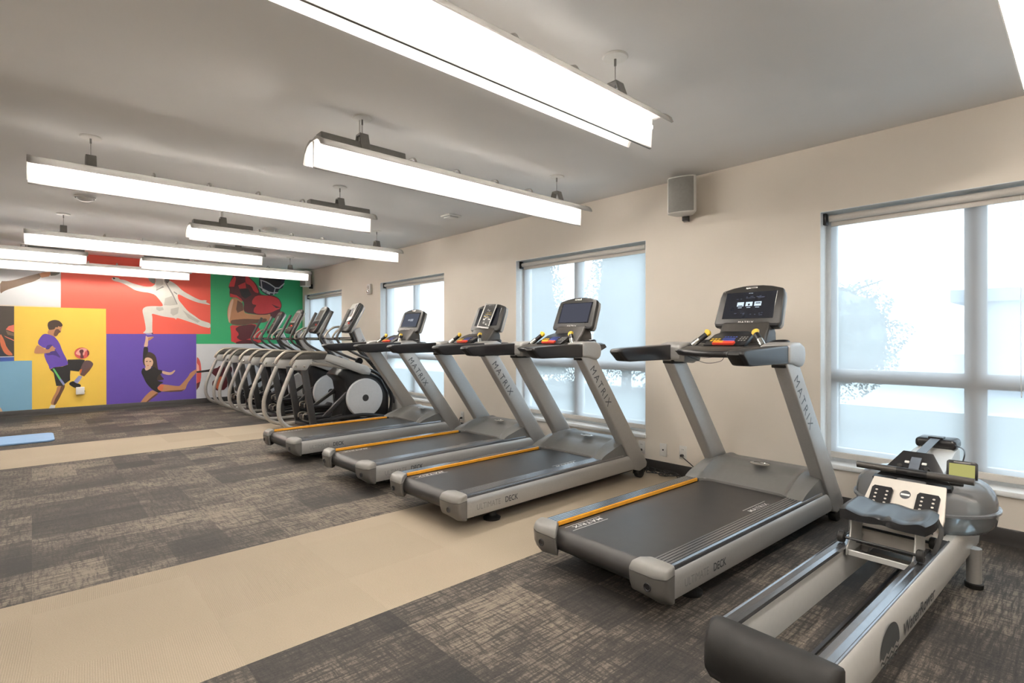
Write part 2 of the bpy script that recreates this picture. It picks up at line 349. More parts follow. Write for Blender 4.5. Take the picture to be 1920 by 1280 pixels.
MURAL=[
('footballer',[('skin',[(0.298,0.443),(0.394,0.464),(0.389,0.408),(0.354,0.324),(0.328,0.252),(0.278,0.143),(0.217,0.161),(0.242,0.258),(0.288,0.361)]),
 ('shade',[(0.348,0.451),(0.394,0.464),(0.389,0.408),(0.354,0.324),(0.328,0.252),(0.278,0.143),(0.25,0.152),(0.278,0.256),(0.323,0.346)]),
 ('white',[(0.222,0.154),(0.278,0.139),(0.262,0.064),(0.197,0.057),(0.202,0.103)]),
 ('black',[(0.183,0.052),(0.197,0.077),(0.232,0.054),(0.262,0.078),(0.298,0.048),(0.188,0.042)]),
 ('skin2',[(0.608,0.79),(0.646,0.847),(0.71,0.842),(0.751,0.797),(0.748,0.758),(0.705,0.677),(0.635,0.584),(0.577,0.612),(0.592,0.696),(0.582,0.696)]),
 ('shade',[(0.721,0.732),(0.705,0.677),(0.635,0.584),(0.603,0.6),(0.646,0.68),(0.688,0.719)]),
 ('orange',[(0.582,0.696),(0.608,0.709),(0.598,0.648),(0.577,0.614)]),
 ('lilac',[(0.566,0.601),(0.612,0.586),(0.582,0.519),(0.55,0.473),(0.498,0.503)]),
 ('black',[(0.441,0.466),(0.456,0.499),(0.498,0.517),(0.529,0.481),(0.582,0.462),(0.598,0.423),(0.54,0.392),(0.487,0.422)]),
 ('black',[(0.54,0.426),(0.603,0.402),(0.646,0.351),(0.646,0.331),(0.626,0.322),(0.54,0.385)]),
 ('black',[(0.212,0.71),(0.262,0.748),(0.364,0.755),(0.43,0.783),(0.425,0.864),(0.498,0.864),(0.582,0.866),(0.646,0.851),(0.614,0.79),(0.582,0.696),(0.566,0.667),(0.461,0.687),(0.456,0.606),(0.458,0.532),(0.4,0.482),(0.374,0.443),(0.288,0.448),(0.278,0.508),(0.257,0.656),(0.232,0.69)]),
 ('limegreen',[(0.242,0.723),(0.262,0.732),(0.343,0.565),(0.325,0.543)]),
 ('lilac',[(0.325,0.543),(0.343,0.565),(0.394,0.475),(0.374,0.449)]),
 ('skin',[(0.197,1.352),(0.232,1.425),(0.333,1.427),(0.364,1.401),(0.348,1.36),(0.346,1.307),(0.318,1.293),(0.298,1.247),(0.273,1.237),(0.252,1.227),(0.178,1.277)]),
 ('shade',[(0.278,1.353),(0.313,1.36),(0.346,1.307),(0.318,1.293),(0.298,1.247),(0.273,1.237),(0.252,1.266)]),
 ('hair',[(0.185,1.438),(0.194,1.467),(0.232,1.494),(0.278,1.503),(0.328,1.487),(0.364,1.434),(0.364,1.404),(0.333,1.39),(0.313,1.407),(0.305,1.38),(0.278,1.389),(0.267,1.353),(0.232,1.343),(0.197,1.343),(0.183,1.405)]),
 ('violet',[(0.128,1.272),(0.173,1.282),(0.262,1.24),(0.303,1.18),(0.333,1.113),(0.348,1.053),(0.374,0.972),(0.405,0.898),(0.43,0.823),(0.43,0.783),(0.364,0.758),(0.262,0.748),(0.207,0.713),(0.197,0.777),(0.168,0.844),(0.138,0.957),(0.168,1.055),(0.138,1.055),(0.07,1.115),(0.074,1.174),(0.099,1.226)]),
 ('violetdark',[(0.168,1.095),(0.232,1.114),(0.262,1.054),(0.354,0.879),(0.262,0.948),(0.173,0.936),(0.158,0.976)]),
 ('skin',[(0.065,1.102),(0.138,1.055),(0.138,1.042),(0.197,1.028),(0.222,1.074),(0.244,1.094),(0.254,1.07),(0.285,1.047),(0.262,1.027),(0.278,1.011),(0.222,1.001),(0.202,0.975),(0.055,0.965),(0.024,0.978),(0.031,1.03),(0.05,1.082)]),
 ('ballred',[(0.701,0.964),(0.697,0.935),(0.683,0.909),(0.661,0.889),(0.635,0.876),(0.605,0.872),(0.576,0.878),(0.549,0.892),(0.528,0.912),(0.515,0.938),(0.51,0.967),(0.515,0.995),(0.528,1.021),(0.549,1.041),(0.576,1.054),(0.605,1.058),(0.635,1.053),(0.661,1.04),(0.683,1.019),(0.697,0.992)]),
 ('ballpink',[(0.54,0.996),(0.582,1.043),(0.646,1.047),(0.683,1.015),(0.646,0.995),(0.635,0.926),(0.571,0.928),(0.524,0.956)]),
 ('maroon',[(0.582,1.023),(0.619,1.027),(0.63,0.995),(0.612,0.954),(0.635,0.885),(0.582,0.88),(0.59,0.955),(0.571,0.989)]),
 ('maroon',[(0.667,1.022),(0.694,0.994),(0.699,0.946),(0.672,0.912),(0.683,0.967)])]),
('fencer',[('cloth',[(0.992,2.203),(1.008,2.239),(1.047,2.242),(1.099,2.231),(1.103,2.211),(1.175,2.207),(1.265,2.163),(1.364,2.135),(1.465,2.111),(1.567,2.118),(1.618,2.173),(1.614,2.348),(1.74,2.358),(1.802,2.254),(1.891,2.208),(1.945,2.164),(2.027,2.074),(2.138,2.006),(2.25,1.943),(2.326,1.914),(2.403,1.923),(2.422,1.902),(2.393,1.89),(2.47,1.85),(2.47,1.834),(2.345,1.855),(2.26,1.873),(2.101,1.935),(1.991,1.998),(1.95,2.006),(1.959,1.912),(2.018,1.83),(2.11,1.706),(2.212,1.629),(2.307,1.551),(2.393,1.52),(2.48,1.489),(2.48,1.396),(2.345,1.427),(2.25,1.469),(2.101,1.525),(1.963,1.574),(1.932,1.573),(1.927,1.542),(1.909,1.573),(1.811,1.586),(1.723,1.599),(1.627,1.627),(1.558,1.646),(1.571,1.574),(1.567,1.441),(1.567,1.338),(1.575,1.307),(1.49,1.297),(1.427,1.301),(1.473,1.347),(1.469,1.429),(1.448,1.561),(1.424,1.682),(1.435,1.733),(1.482,1.766),(1.584,1.778),(1.723,1.776),(1.723,1.817),(1.67,1.897),(1.61,1.977),(1.524,2.008),(1.414,2.017),(1.314,2.041),(1.249,2.087),(1.175,2.132),(1.095,2.166),(1.031,2.176)]),
 ('clothshade',[(1.758,1.923),(1.864,1.97),(1.95,1.817),(1.838,1.796),(1.74,1.797)]),
 ('clothshade',[(1.846,1.739),(1.972,1.775),(1.954,1.658),(1.882,1.614),(1.842,1.655)]),
 ('clothshade',[(1.627,1.761),(1.723,1.765),(1.74,1.714),(1.67,1.691),(1.627,1.72)]),
 ('clothshade',[(2.027,1.724),(2.166,1.622),(2.307,1.529),(2.269,1.496),(2.119,1.578)]),
 ('clothshade',[(1.618,2.266),(1.723,2.274),(1.731,2.171),(1.67,2.104),(1.627,2.071)]),
 ('grey',[(1.623,2.065),(1.67,2.099),(1.723,2.139),(1.745,2.119),(1.67,2.078),(1.629,2.048)]),
 ('grey',[(1.891,2.056),(1.945,2.017),(1.941,1.997),(1.891,2.035)]),
 ('grey',[(1.74,2.239),(1.758,2.24),(1.882,2.003),(1.95,1.827),(1.936,1.826),(1.86,2.001)]),
 ('black',[(1.004,2.233),(1.031,2.24),(1.047,2.217),(1.023,2.205)]),
 ('darkgrey',[(1.499,2.338),(1.614,2.348),(1.61,2.172),(1.575,2.175),(1.533,2.208),(1.507,2.262)]),
 ('darkgrey',[(1.745,2.359),(1.829,2.365),(1.829,2.245),(1.811,2.213),(1.793,2.185),(1.767,2.215),(1.745,2.26)]),
 ('lilac',[(1.456,1.296),(1.575,1.297),(1.558,1.271),(1.49,1.271)]),
 ('black',[(1.554,1.302),(1.584,1.307),(1.575,1.287),(1.558,1.287)])]),
('dancer',[('skinlight',[(1.472,1.252),(1.487,1.247),(1.496,1.229),(1.584,1.241),(1.589,1.224),(1.535,1.177),(1.506,1.171),(1.504,1.06),(1.443,1.06),(1.458,1.13),(1.469,1.188)]),
 ('skin',[(1.506,1.218),(1.584,1.241),(1.589,1.224),(1.535,1.177),(1.506,1.171)]),
 ('skin',[(1.643,0.339),(1.693,0.395),(1.763,0.385),(1.906,0.353),(1.978,0.342),(2.02,0.388),(2.114,0.505),(2.146,0.577),(2.253,0.646),(2.253,0.584),(2.167,0.478),(2.104,0.384),(2.072,0.276),(2.009,0.25),(1.844,0.249),(1.713,0.263),(1.653,0.297)]),
 ('skinred',[(1.643,0.339),(1.693,0.395),(1.743,0.386),(1.723,0.298),(1.713,0.263),(1.653,0.297)]),
 ('shade',[(1.844,0.273),(2.009,0.274),(2.067,0.288),(2.009,0.246),(1.844,0.246),(1.713,0.261)]),
 ('skin',[(1.564,0.303),(1.604,0.277),(1.658,0.243),(1.643,0.209),(1.545,0.134),(1.458,0.042),(1.371,0.049),(1.41,0.121),(1.477,0.221)]),
 ('shade',[(1.658,0.243),(1.643,0.209),(1.545,0.134),(1.458,0.042),(1.433,0.044),(1.525,0.147),(1.623,0.234)]),
 ('hair',[(1.506,0.972),(1.555,0.96),(1.604,0.918),(1.628,0.858),(1.643,0.728),(1.653,0.657),(1.703,0.537),(1.753,0.475),(1.643,0.457),(1.623,0.493),(1.604,0.682),(1.555,0.708),(1.448,0.723),(1.424,0.828),(1.448,0.921)]),
 ('black',[(1.443,1.063),(1.506,1.06),(1.506,0.966),(1.496,0.943),(1.448,0.851),(1.431,0.828),(1.433,0.944)]),
 ('skinlight',[(1.458,0.862),(1.506,0.879),(1.564,0.848),(1.584,0.789),(1.569,0.731),(1.545,0.702),(1.545,0.661),(1.506,0.651),(1.469,0.647),(1.458,0.688),(1.472,0.705),(1.453,0.781)]),
 ('hair',[(1.472,0.81),(1.501,0.815),(1.501,0.801),(1.475,0.797)]),
 ('hair',[(1.523,0.808),(1.55,0.813),(1.553,0.799),(1.525,0.795)]),
 ('skinred',[(1.488,0.739),(1.521,0.738),(1.514,0.726),(1.494,0.726)]),
 ('black',[(1.453,0.688),(1.469,0.643),(1.506,0.653),(1.594,0.718),(1.643,0.657),(1.723,0.642),(1.708,0.584),(1.673,0.573),(1.633,0.505),(1.643,0.457),(1.743,0.428),(1.683,0.396),(1.643,0.351),(1.648,0.303),(1.713,0.258),(1.653,0.244),(1.604,0.282),(1.545,0.333),(1.477,0.431),(1.438,0.538),(1.405,0.62),(1.429,0.689)]),
 ('skinlight',[(1.713,0.637),(1.783,0.61),(1.844,0.596),(1.906,0.641),(1.916,0.623),(1.865,0.559),(1.804,0.55),(1.713,0.584)])]),
('helmeted player',[('jersey',[(2.808,1.468),(2.99,1.452),(3.257,1.503),(3.331,1.438),(3.381,1.306),(3.419,1.2),(3.356,1.107),(2.831,1.104),(2.831,1.328)]),
 ('maroon',[(2.99,1.459),(3.257,1.49),(3.281,1.371),(3.208,1.239),(3.159,1.2),(3.014,1.161),(2.919,1.226),(2.978,1.29),(2.895,1.393)]),
 ('maroon',[(2.919,1.136),(3.086,1.187),(3.257,1.161),(3.356,1.107),(2.919,1.103)]),
 ('maroon',[(2.895,2.511),(3.062,2.526),(3.159,2.403),(3.281,2.294),(3.331,2.192),(3.356,2.088),(3.469,2.067),(3.584,2.087),(3.714,2.027),(3.766,1.934),(3.773,1.853),(3.74,1.784),(3.74,1.607),(3.507,1.628),(3.306,1.682),(3.086,1.708),(3.05,1.771),(3.062,1.902),(3.014,1.964),(2.931,1.999),(2.813,1.993),(2.802,2.069),(2.808,2.159),(2.784,2.195),(2.813,2.287)]),
 ('jersey',[(3.208,1.961),(3.281,2.057),(3.457,2.067),(3.584,2.06),(3.714,2.013),(3.76,1.907),(3.753,1.825),(3.636,1.766),(3.584,1.738),(3.482,1.701),(3.306,1.691),(3.232,1.726),(3.244,1.805),(3.294,1.866),(3.208,1.882)]),
 ('maroon',[(3.571,1.898),(3.701,1.85),(3.753,1.838),(3.662,1.821)]),
 ('maroon',[(3.183,1.842),(3.3,1.873),(3.244,1.844)]),
 ('jersey',[(3.086,2.45),(3.159,2.39),(3.257,2.292),(3.344,2.1),(3.244,2.121),(3.183,2.248),(3.086,2.28)]),
 ('jersey',[(2.954,2.233),(3.086,2.307),(3.098,2.19),(2.978,2.17)]),
 ('jersey',[(2.813,2.287),(2.895,2.409),(2.919,2.359),(2.884,2.202),(2.79,2.196)]),
 ('jersey',[(2.813,2.07),(2.931,2.038),(3.014,1.977),(3.038,1.914),(2.931,1.993),(2.813,1.999)]),
 ('black',[(2.978,2.157),(3.134,2.179),(3.195,2.065),(3.086,1.981),(3.014,2.029)]),
 ('skin',[(2.837,1.981),(2.931,1.986),(3.038,1.901),(3.056,1.746),(3.086,1.695),(3.306,1.675),(3.482,1.681),(3.546,1.709),(3.558,1.629),(3.482,1.534),(3.257,1.503),(2.99,1.459),(2.813,1.481),(2.767,1.608),(2.767,1.761),(2.802,1.89)]),
 ('skinlight',[(2.779,1.761),(2.813,1.891),(2.854,1.969),(2.878,1.945),(2.837,1.764),(2.813,1.609),(2.802,1.494),(2.779,1.57)]),
 ('shade',[(2.825,1.558),(2.931,1.574),(3.086,1.591),(3.331,1.584),(3.482,1.614),(3.482,1.534),(3.257,1.503),(2.99,1.459),(2.819,1.479)]),
 ('shade',[(2.943,1.948),(3.038,1.888),(3.05,1.758),(2.943,1.703),(2.919,1.767)]),
 ('navy',[(3.344,2.55),(3.845,2.593),(3.845,2.443),(3.806,2.317),(3.792,2.235),(3.714,2.203),(3.688,2.12),(3.584,2.087),(3.495,2.069),(3.381,2.142),(3.331,2.245)]),
 ('black',[(3.419,2.424),(3.753,2.436),(3.753,2.287),(3.636,2.252),(3.444,2.306)]),
 ('lightgrey',[(3.356,2.379),(3.507,2.337),(3.688,2.215),(3.819,2.346),(3.832,2.326),(3.694,2.188),(3.495,2.316),(3.353,2.359)]),
 ('lightgrey',[(3.331,2.258),(3.419,2.197),(3.558,2.133),(3.701,2.148),(3.707,2.128),(3.552,2.109),(3.406,2.177),(3.325,2.238)]),
 ('lightgrey',[(3.362,2.366),(3.381,2.368),(3.4,2.196),(3.381,2.195)]),
 ('lightgrey',[(3.636,2.238),(3.655,2.239),(3.623,2.089),(3.603,2.088)]),
 ('lightgrey',[(3.4,2.19),(3.469,2.167),(3.457,2.12),(3.394,2.156)]),
 ('lightgrey',[(3.482,2.161),(3.552,2.139),(3.539,2.085),(3.469,2.114)])]),
('outstretched arm',[('brown',[(-0.358,2.074),(-0.271,2.08),(-0.174,2.113),(-0.061,2.168),(0.063,2.22),(0.094,2.233),(0.11,2.161),(0.016,2.091),(-0.061,2.059),(-0.151,2.012),(-0.248,1.965),(-0.315,1.925),(-0.358,1.877)]),
 ('skin',[(0.086,2.222),(0.125,2.246),(0.22,2.264),(0.224,2.228),(0.196,2.188),(0.11,2.161)]),
 ('darkgrey',[(0.216,2.264),(0.333,2.267),(0.329,2.242),(0.277,2.211),(0.22,2.201)])]),
('reaching arms',[('pink',[(-0.295,1.343),(-0.264,1.394),(-0.204,1.417),(-0.204,1.3)]),
 ('brown',[(-0.295,1.328),(-0.204,1.285),(-0.204,1.241),(-0.274,1.262)]),
 ('pink',[(-0.316,1.248),(-0.204,1.182),(-0.204,1.167),(-0.295,1.226)]),
 ('skinred',[(-0.358,1.291),(-0.316,1.197),(-0.285,1.065),(-0.206,0.947),(-0.274,0.948),(-0.316,0.993),(-0.358,1.124)]),
 ('navy',[(-0.358,1.052),(-0.316,0.978),(-0.274,0.941),(-0.358,0.928)]),
 ('white',[(-0.358,0.931),(-0.204,0.932),(-0.204,0.922),(-0.358,0.92)]),
 ('blue',[(-0.358,0.92),(-0.204,0.922),(-0.204,0.862),(-0.358,0.856)])]),
('foot',[('skinlight',[(-0.358,0.167),(-0.337,0.121),(-0.323,0.069),(-0.358,0.065)])]),
('lifter with barbell',[('ballred',[(2.249,0.868),(2.286,0.842),(2.318,0.755),(2.329,0.606),(2.324,0.458),(2.291,0.311),(2.249,0.252)]),
 ('ballpink',[(2.253,0.757),(2.286,0.706),(2.296,0.583),(2.253,0.56)]),
 ('maroon',[(2.249,0.375),(2.313,0.409),(2.291,0.311),(2.249,0.252)]),
 ('black',[(2.249,0.603),(2.439,0.624),(2.483,0.637),(2.494,0.574),(2.439,0.583),(2.249,0.57)]),
 ('maroon',[(2.439,0.626),(2.584,0.646),(2.641,0.694),(2.755,0.703),(2.848,0.662),(2.848,0.559),(2.779,0.486),(2.755,0.232),(2.55,0.22),(2.494,0.374),(2.584,0.47),(2.506,0.549)]),
 ('skinred',[(2.562,0.446),(2.664,0.491),(2.709,0.413),(2.596,0.242),(2.55,0.32)])])]
# ------------------------------------------------------------------ the room
WX = 4.2; YM = 11.15; HC = 2.59; XL = -4.2; YB = -2.6; TH = 0.26
ZS, ZH = 0.305, 2.11
WINS = [(-0.44, 1.33), (2.79, 4.56), (6.02, 7.82), (9.27, 11.04)]
b = MB()
ys = [YB, 2.10, 3.27, 6.74, 7.89, YM]
for i in range(5):
    b.add([(XL, ys[i], 0), (WX, ys[i], 0), (WX, ys[i + 1], 0), (XL, ys[i + 1], 0)], [(0, 1, 2, 3)], i % 2)
struct(b.build('floor', [CARD, CARL], flat=True))
struct(MB().box(XL - .1, WX + .1, YB - .1, YM + .1, HC, HC + .12).build('ceiling', CEIL, flat=True))
b = MB()
b.box(WX, WX + TH, YB, YM + .1, 0, ZS); b.box(WX, WX + TH, YB, YM + .1, ZH, HC)
pr = YB
for a, c in WINS:
    b.box(WX, WX + TH, pr, a, ZS, ZH); pr = c
b.box(WX, WX + TH, pr, YM + .1, ZS, ZH)
struct(b.build('wall_right', WALL, flat=True))
struct(MB().box(XL - .1, WX + TH, YM, YM + .1, 0, HC).build('wall_back', WALL, flat=True))
struct(MB().box(XL - .1, XL, YB, YM, 0, HC).build('wall_left', WALL, flat=True))
struct(MB().box(XL - .1, WX + TH, YB - .1, YB, 0, HC).build('wall_front', WALL, flat=True))
prof = [(0, 0), (.016, 0), (.013, .012), (.010, .03), (.009, .092), (.006, .097), (0, .097)]
struct(MB().prism([(WX - u, v) for u, v in prof], 'y', YB, YM - .012).build('baseboard_right', BASEB))
struct(MB().prism([(YM - u, v) for u, v in prof], 'x', XL, WX - .02).build('baseboard_back', BASEB))
struct(MB().prism([(YB + u, v) for u, v in prof], 'x', XL, WX - .02).build('baseboard_front', BASEB))
struct(MB().prism([(XL + u, v) for u, v in prof], 'y', YB + .02, YM - .012).build('baseboard_left', BASEB))

def window(i, y0, y1):
    """white vinyl window: frame, mullion, mid rail, sash edges, four panes; sill with it"""
    wn = bpy.data.objects.new('window_%d' % i, None); COL.objects.link(wn); wn.location = (WX + .13, (y0 + y1) / 2, ZS); struct(wn)
    hw = (y1 - y0) / 2; H = ZH - ZS; my = (0.525 + .475) / 2 - (-0.44 + 1.33) / 2 + .0; fr = .045; zr = .60; rw = .058
    b = MB(); X0, X1 = 0, .075
    b.box(X0, X1, -hw, -hw + fr, 0, H); b.box(X0, X1, hw - fr, hw, 0, H)
    b.box(X0, X1, -hw + fr, hw - fr, H - fr, H); b.box(X0, X1, -hw + fr, hw - fr, 0, .085)
    b.build('window_frame', WHITEF, wn, bevel=(.005, 2))
    MB().box(X0 - .008, X1 - .01, my - .036, my + .036, .085, H - fr).build('mullion', WHITEF, wn, bevel=(.006, 2))
    MB().box(X0 - .006, X1 - .01, -hw + fr, hw - fr, zr, zr + rw).build('mid_rail', WHITEF, wn, bevel=(.012, 3))
    s = MB(); g = MB()
    for a, c in ((-hw + fr, my - .036), (my + .036, hw - fr)):
        for p, q in ((.085, zr), (zr + rw, H - fr)):
            e = .018
            s.box(.02, .06, a, a + e, p, q); s.box(.02, .06, c - e, c, p, q); s.box(.02, .06, a + e, c - e, p, p + e); s.box(.02, .06, a + e, c - e, q - e, q)
            g.add([(.042, a + e, p + e), (.042, c - e, p + e), (.042, c - e, q - e), (.042, a + e, q - e)], [(0, 1, 2, 3)])
    s.build('sash', WHITEF, wn); g.build('glass', GLASS, wn, flat=True)
    rv = MB(); d0, d1 = -.1295, .0
    rv.box(d0, d1, -hw, -hw + .004, 0, H); rv.box(d0, d1, hw - .004, hw, 0, H); rv.box(d0, d1, -hw + .004, hw - .004, H - .004, H)
    rv.build('jamb_lining', WHITEF, wn, flat=True)
    MB().box(-.148, .0, -hw - .004, hw + .004, -.022, .012).build('window_sill', WHITEF, wn, bevel=(.006, 2))
for i, (a, c) in enumerate(WINS): window(i + 1, a, c)

BL = ['sheer roller shade drawn down over the nearest window behind the rowing machine',
      'sheer roller shade drawn down over the second window, behind the treadmill with a blank screen',
      'sheer roller shade drawn down over the third window, behind the farthest treadmill',
      'sheer roller shade over the last window beside the mural, behind the elliptical trainers']
for i, (a, c) in enumerate(WINS):
    t = thing('roller_shade', BL[i], 'window shade', (WX + .07, (a + c) / 2, ZH), group='roller shades in the windows')
    hw = (c - a) / 2 - .012
    MB().cyl((0, -hw + .03, -.045), (0, hw - .03, -.045), .024, 20).build('roller_tube', ROLLF, t)
    for s in (-1, 1): MB().box(-.02, .03, s * hw - .012, s * hw + .012, -.085, -.004).build('bracket', BLK, t, bevel=(.004, 2))
    MB().box(.012, .019, -hw + .035, hw - .035, -.10, -.03).build('valance_band', ROLLF, t)
    MB().add([(.025, -hw + .030, -.05), (.025, hw - .030, -.05), (.025, hw - .030, -1.73), (.025, -hw + .030, -1.73)], [(0, 1, 2, 3)]).build('shade_fabric', FABR, t, flat=True)
    MB().box(.014, .036, -hw + .028, hw - .028, -1.765, -1.722).build('hem_bar', ROLLF, t, bevel=(.006, 2))
    if i == 0:
        lp = smooth([(.0, -.155, -.06), (.0, -.155, -1.16), (.0, -.165, -1.21), (.0, -.205, -1.235), (.0, -.24, -1.20), (.0, -.235, -1.13), (.0, -.215, -.06)], 6)
        MB().tube(lp, .0012, 5).build('pull_cord', WHITEP, t)

# ------------------------------------------------------------------ outside
gb = MB()
for k, (xa, xb) in enumerate(((WX + TH, 14.3), (14.3, 70))):
    gb.add([(xa, -60, -.35), (xb, -60, -.35), (xb, 90, -.35), (xa, 90, -.35)], [(0, 1, 2, 3)], k)
struct(gb.build('ground_outside', [LAWN, GROUND], flat=True))
def tree(name, label, x, y, h, r, kind, seed):
    rnd = random.Random(seed)
    t = thing(name, label, 'tree', (x, y, -.35), group='trees outside the windows')
    b = MB(); b.tube(smooth([(0, 0, -.3), (.05, 0, h * .3), (-.04, .05, h * .6), (.02, 0, h * .95)], 4), [max(.02, h * .022 * (1 - k / 13)) for k in range(13)], 8)
    for k in range(14):
        a = rnd.uniform(0, 2 * PI); z = h * rnd.uniform(.25, .8); L = r * rnd.uniform(.5, .9)
        b.tube([(0, 0, z), (math.cos(a) * L * .5, math.sin(a) * L * .5, z + .12 * h), (math.cos(a) * L, math.sin(a) * L, z + .16 * h)], [.03, .02, .008], 5)
    b.build('trunk', BARK, t)
    f = MB()
    cn = 14
    if kind == 'cone': secs = [[(r * .55 * (1 - u) * math.cos(2 * PI * j / cn) * (1 + .12 * math.sin(j * 2.3 + u * 9)), r * .55 * (1 - u) * math.sin(2 * PI * j / cn) * (1 + .12 * math.cos(j * 1.7 + u * 8)), h * (.10 + .86 * u)) for j in range(cn)] for u in (0, .15, .3, .45, .6, .75, .9, .99)]
    else: secs = [[(r * .66 * math.sin(u) * math.cos(2 * PI * j / cn) * (1 + .15 * math.sin(j * 2.3 + u * 4)), r * .66 * math.sin(u) * math.sin(2 * PI * j / cn), h * .58 - h * .30 * math.cos(u)) for j in range(cn)] for u in (.05, .5, 1, 1.5, 2, 2.5, 3.05)]
    f.loft(secs)
    for k in range(15000):
        if kind == 'cone':
            z = rnd.uniform(.08, 1) ** 1; rr = r * (1.02 - z) * math.sqrt(rnd.uniform(.1, 1)); a = rnd.uniform(0, 2 * PI)
            p = Vector((rr * math.cos(a), rr * math.sin(a), z * h - rr * .25))
        else:
            while True:
                p = Vector((rnd.uniform(-1, 1), rnd.uniform(-1, 1), rnd.uniform(-1, 1)))
                if .1 < p.length < 1: break
            lump = .72 + .28 * math.sin(p.x * 5 + seed) * math.cos(p.y * 4 + p.z * 6)
            p = p.normalized() * (p.length ** .4) * lump
            p = Vector((p.x * r, p.y * r, h * .58 + p.z * h * .44))
        s = rnd.uniform(.018, .046) * (h / 4.0) ** .5
        q = Vector((rnd.uniform(-1, 1), rnd.uniform(-1, 1), rnd.uniform(-1, 1))).normalized(); u = q.orthogonal().normalized(); vv = q.cross(u)
        f.add([p - u * s, p - vv * s * .55, p + u * s * 1.1, p + vv * s * .55], [(0, 1, 2, 3)])
    f.build('foliage', LEAF, t, flat=True)
    return t
tree('leafy_tree', 'rounded leafy tree outside the nearest window', 10.6, 3.1, 2.75, 1.15, 'round', 3)
tree('conifer', 'tall conifer outside the second window, left of its mullion', 10.2, 10.3, 6.2, 1.5, 'cone', 5)
tree('conifer', 'wide conifer outside the second window, right of its mullion', 13.4, 9.6, 7.4, 2.2, 'cone', 8)
t = thing('building', 'pale low building with a flat roof outside the nearest window', 'building', (17.2, .75, -.35))
MB().box(-2, 4, -6, 1.15, 0, 2.35).build('building_wall', STUCCO, t)
MB().box(-2.2, 4.2, -6.2, 1.4, 2.35, 2.62).build('roof_edge', STUCD, t)
MB().box(-2.03, -2.0, -1.9, -.6, .2, 1.75).build('doorway', STUCD, t)
t = thing('low_wall', 'low pale wall far across the ground outside the windows', 'wall', (29, 8, -.35))
MB().box(-.15, .15, -26, 26, 0, .9).build('wall_body', STUCCO, t)

# ------------------------------------------------------------------ mural
MC = dict(skin=(.50, .24, .12), skinlight=(.72, .47, .33), skin2=(.10, .055, .06), shade=(.12, .055, .035), skinred=(.62, .17, .08), white=(.78, .79, .82),
          black=(.012, .011, .012), orange=(.75, .16, .04), lilac=(.30, .33, .62), limegreen=(.15, .55, .16), hair=(.045, .025, .018), violet=(.115, .06, .36), violetdark=(.05, .025, .17),
          ballred=(.62, .10, .09), ballpink=(.85, .42, .36), maroon=(.085, .015, .02), cloth=(.76, .74, .68), clothshade=(.56, .54, .49), grey=(.30, .29, .27), darkgrey=(.13, .12, .10),
          jersey=(.56, .045, .05), navy=(.015, .018, .035), lightgrey=(.48, .49, .52), brown=(.16, .105, .07), pink=(.80, .20, .14), blue=(.04, .09, .35))
MM = {k: mat('print_' + k, c, 0.45, noise=0.03, scale=12) for k, c in MC.items()}
PANELS = [('white', (.78, .79, .81), [(-4.19, 1.69), (.343, 1.722), (.343, HC), (-4.19, HC)]),
          ('coral_red', (.86, .125, .085), [(.343, 1.70), (.343, HC), (2.48, HC), (2.48, 1.29), (.92, 1.283), (.92, 1.703)]),
          ('green', (.03, .36, .145), [(2.48, HC), (4.195, HC), (4.195, 1.095), (2.246, 1.106), (2.246, 1.289), (2.48, 1.29)]),
          ('yellow', (.93, .62, .10), [(-.202, 1.70), (.92, 1.703), (.926, .098), (.001, .098), (.001, .862), (-.202, .862)]),
          ('violet', (.115, .065, .37), [(.926, .098), (.924, 1.283), (2.246, 1.289), (2.246, .098)]),
          ('pale_grey', (.70, .72, .75), [(2.246, .098), (2.246, 1.106), (4.195, 1.095), (4.195, .098)]),
          ('dark_brown', (.045, .035, .028), [(-4.19, .862), (-4.19, 1.69), (-.202, 1.70), (-.202, .862)]),
          ('sky_blue', (.22, .44, .62), [(-4.19, .098), (-4.19, .862), (.001, .862), (.001, .098)])]
mu = thing('wall_mural', 'big printed wall mural of athletes on blocks of bright colour on the far wall', 'mural', (0, YM, 0))
def slab(b, poly, d0, d1, m):
    b.prism([(x, z) for x, z in poly], 'y', -d0, -d1, m)
for n, c, poly in PANELS:
    b = MB(); slab(b, poly, .0, .004, 0)
    b.build('color_panel', mat('panel_' + n, c, 0.5, noise=0.02, scale=3), mu, label=n.replace('_', ' ') + ' panel', flat=True)
FIGL = {'footballer': 'printed man in a violet shirt juggling a red ball', 'fencer': 'printed fencer in white lunging with one arm out', 'dancer': 'printed dancer in a black leotard with one arm up',
        'helmeted player': 'printed player in a red jersey and helmet', 'outstretched arm': 'printed outstretched arm in a brown sleeve', 'reaching arms': 'printed reaching hand on a dark ground', 'foot': 'printed bare foot on the sky blue panel', 'lifter with barbell': 'printed barbell with a red plate'}
def round_off(p):
    if len(p) < 7 or len(p) == 20: return p
    q = []
    for k in range(len(p)):
        (x0, z0), (x1, z1) = p[k], p[(k + 1) % len(p)]
        q += [(x0 * .78 + x1 * .22, z0 * .78 + z1 * .22), (x0 * .22 + x1 * .78, z0 * .22 + z1 * .78)]
    return q
for n, layers in MURAL:
    ks = []
    for c, p in layers:
        if c not in ks: ks.append(c)
    b = MB()
    for k, (c, p) in enumerate(layers):
        y = -(.0046 + .0003 * k)
        p = round_off(p)
        b.add([(x, y, z) for x, z in p], [tuple(range(len(p)))], ks.index(c))
    b.build('printed_figure', [MM[c] for c in ks], mu, label=FIGL[n], flat=True)

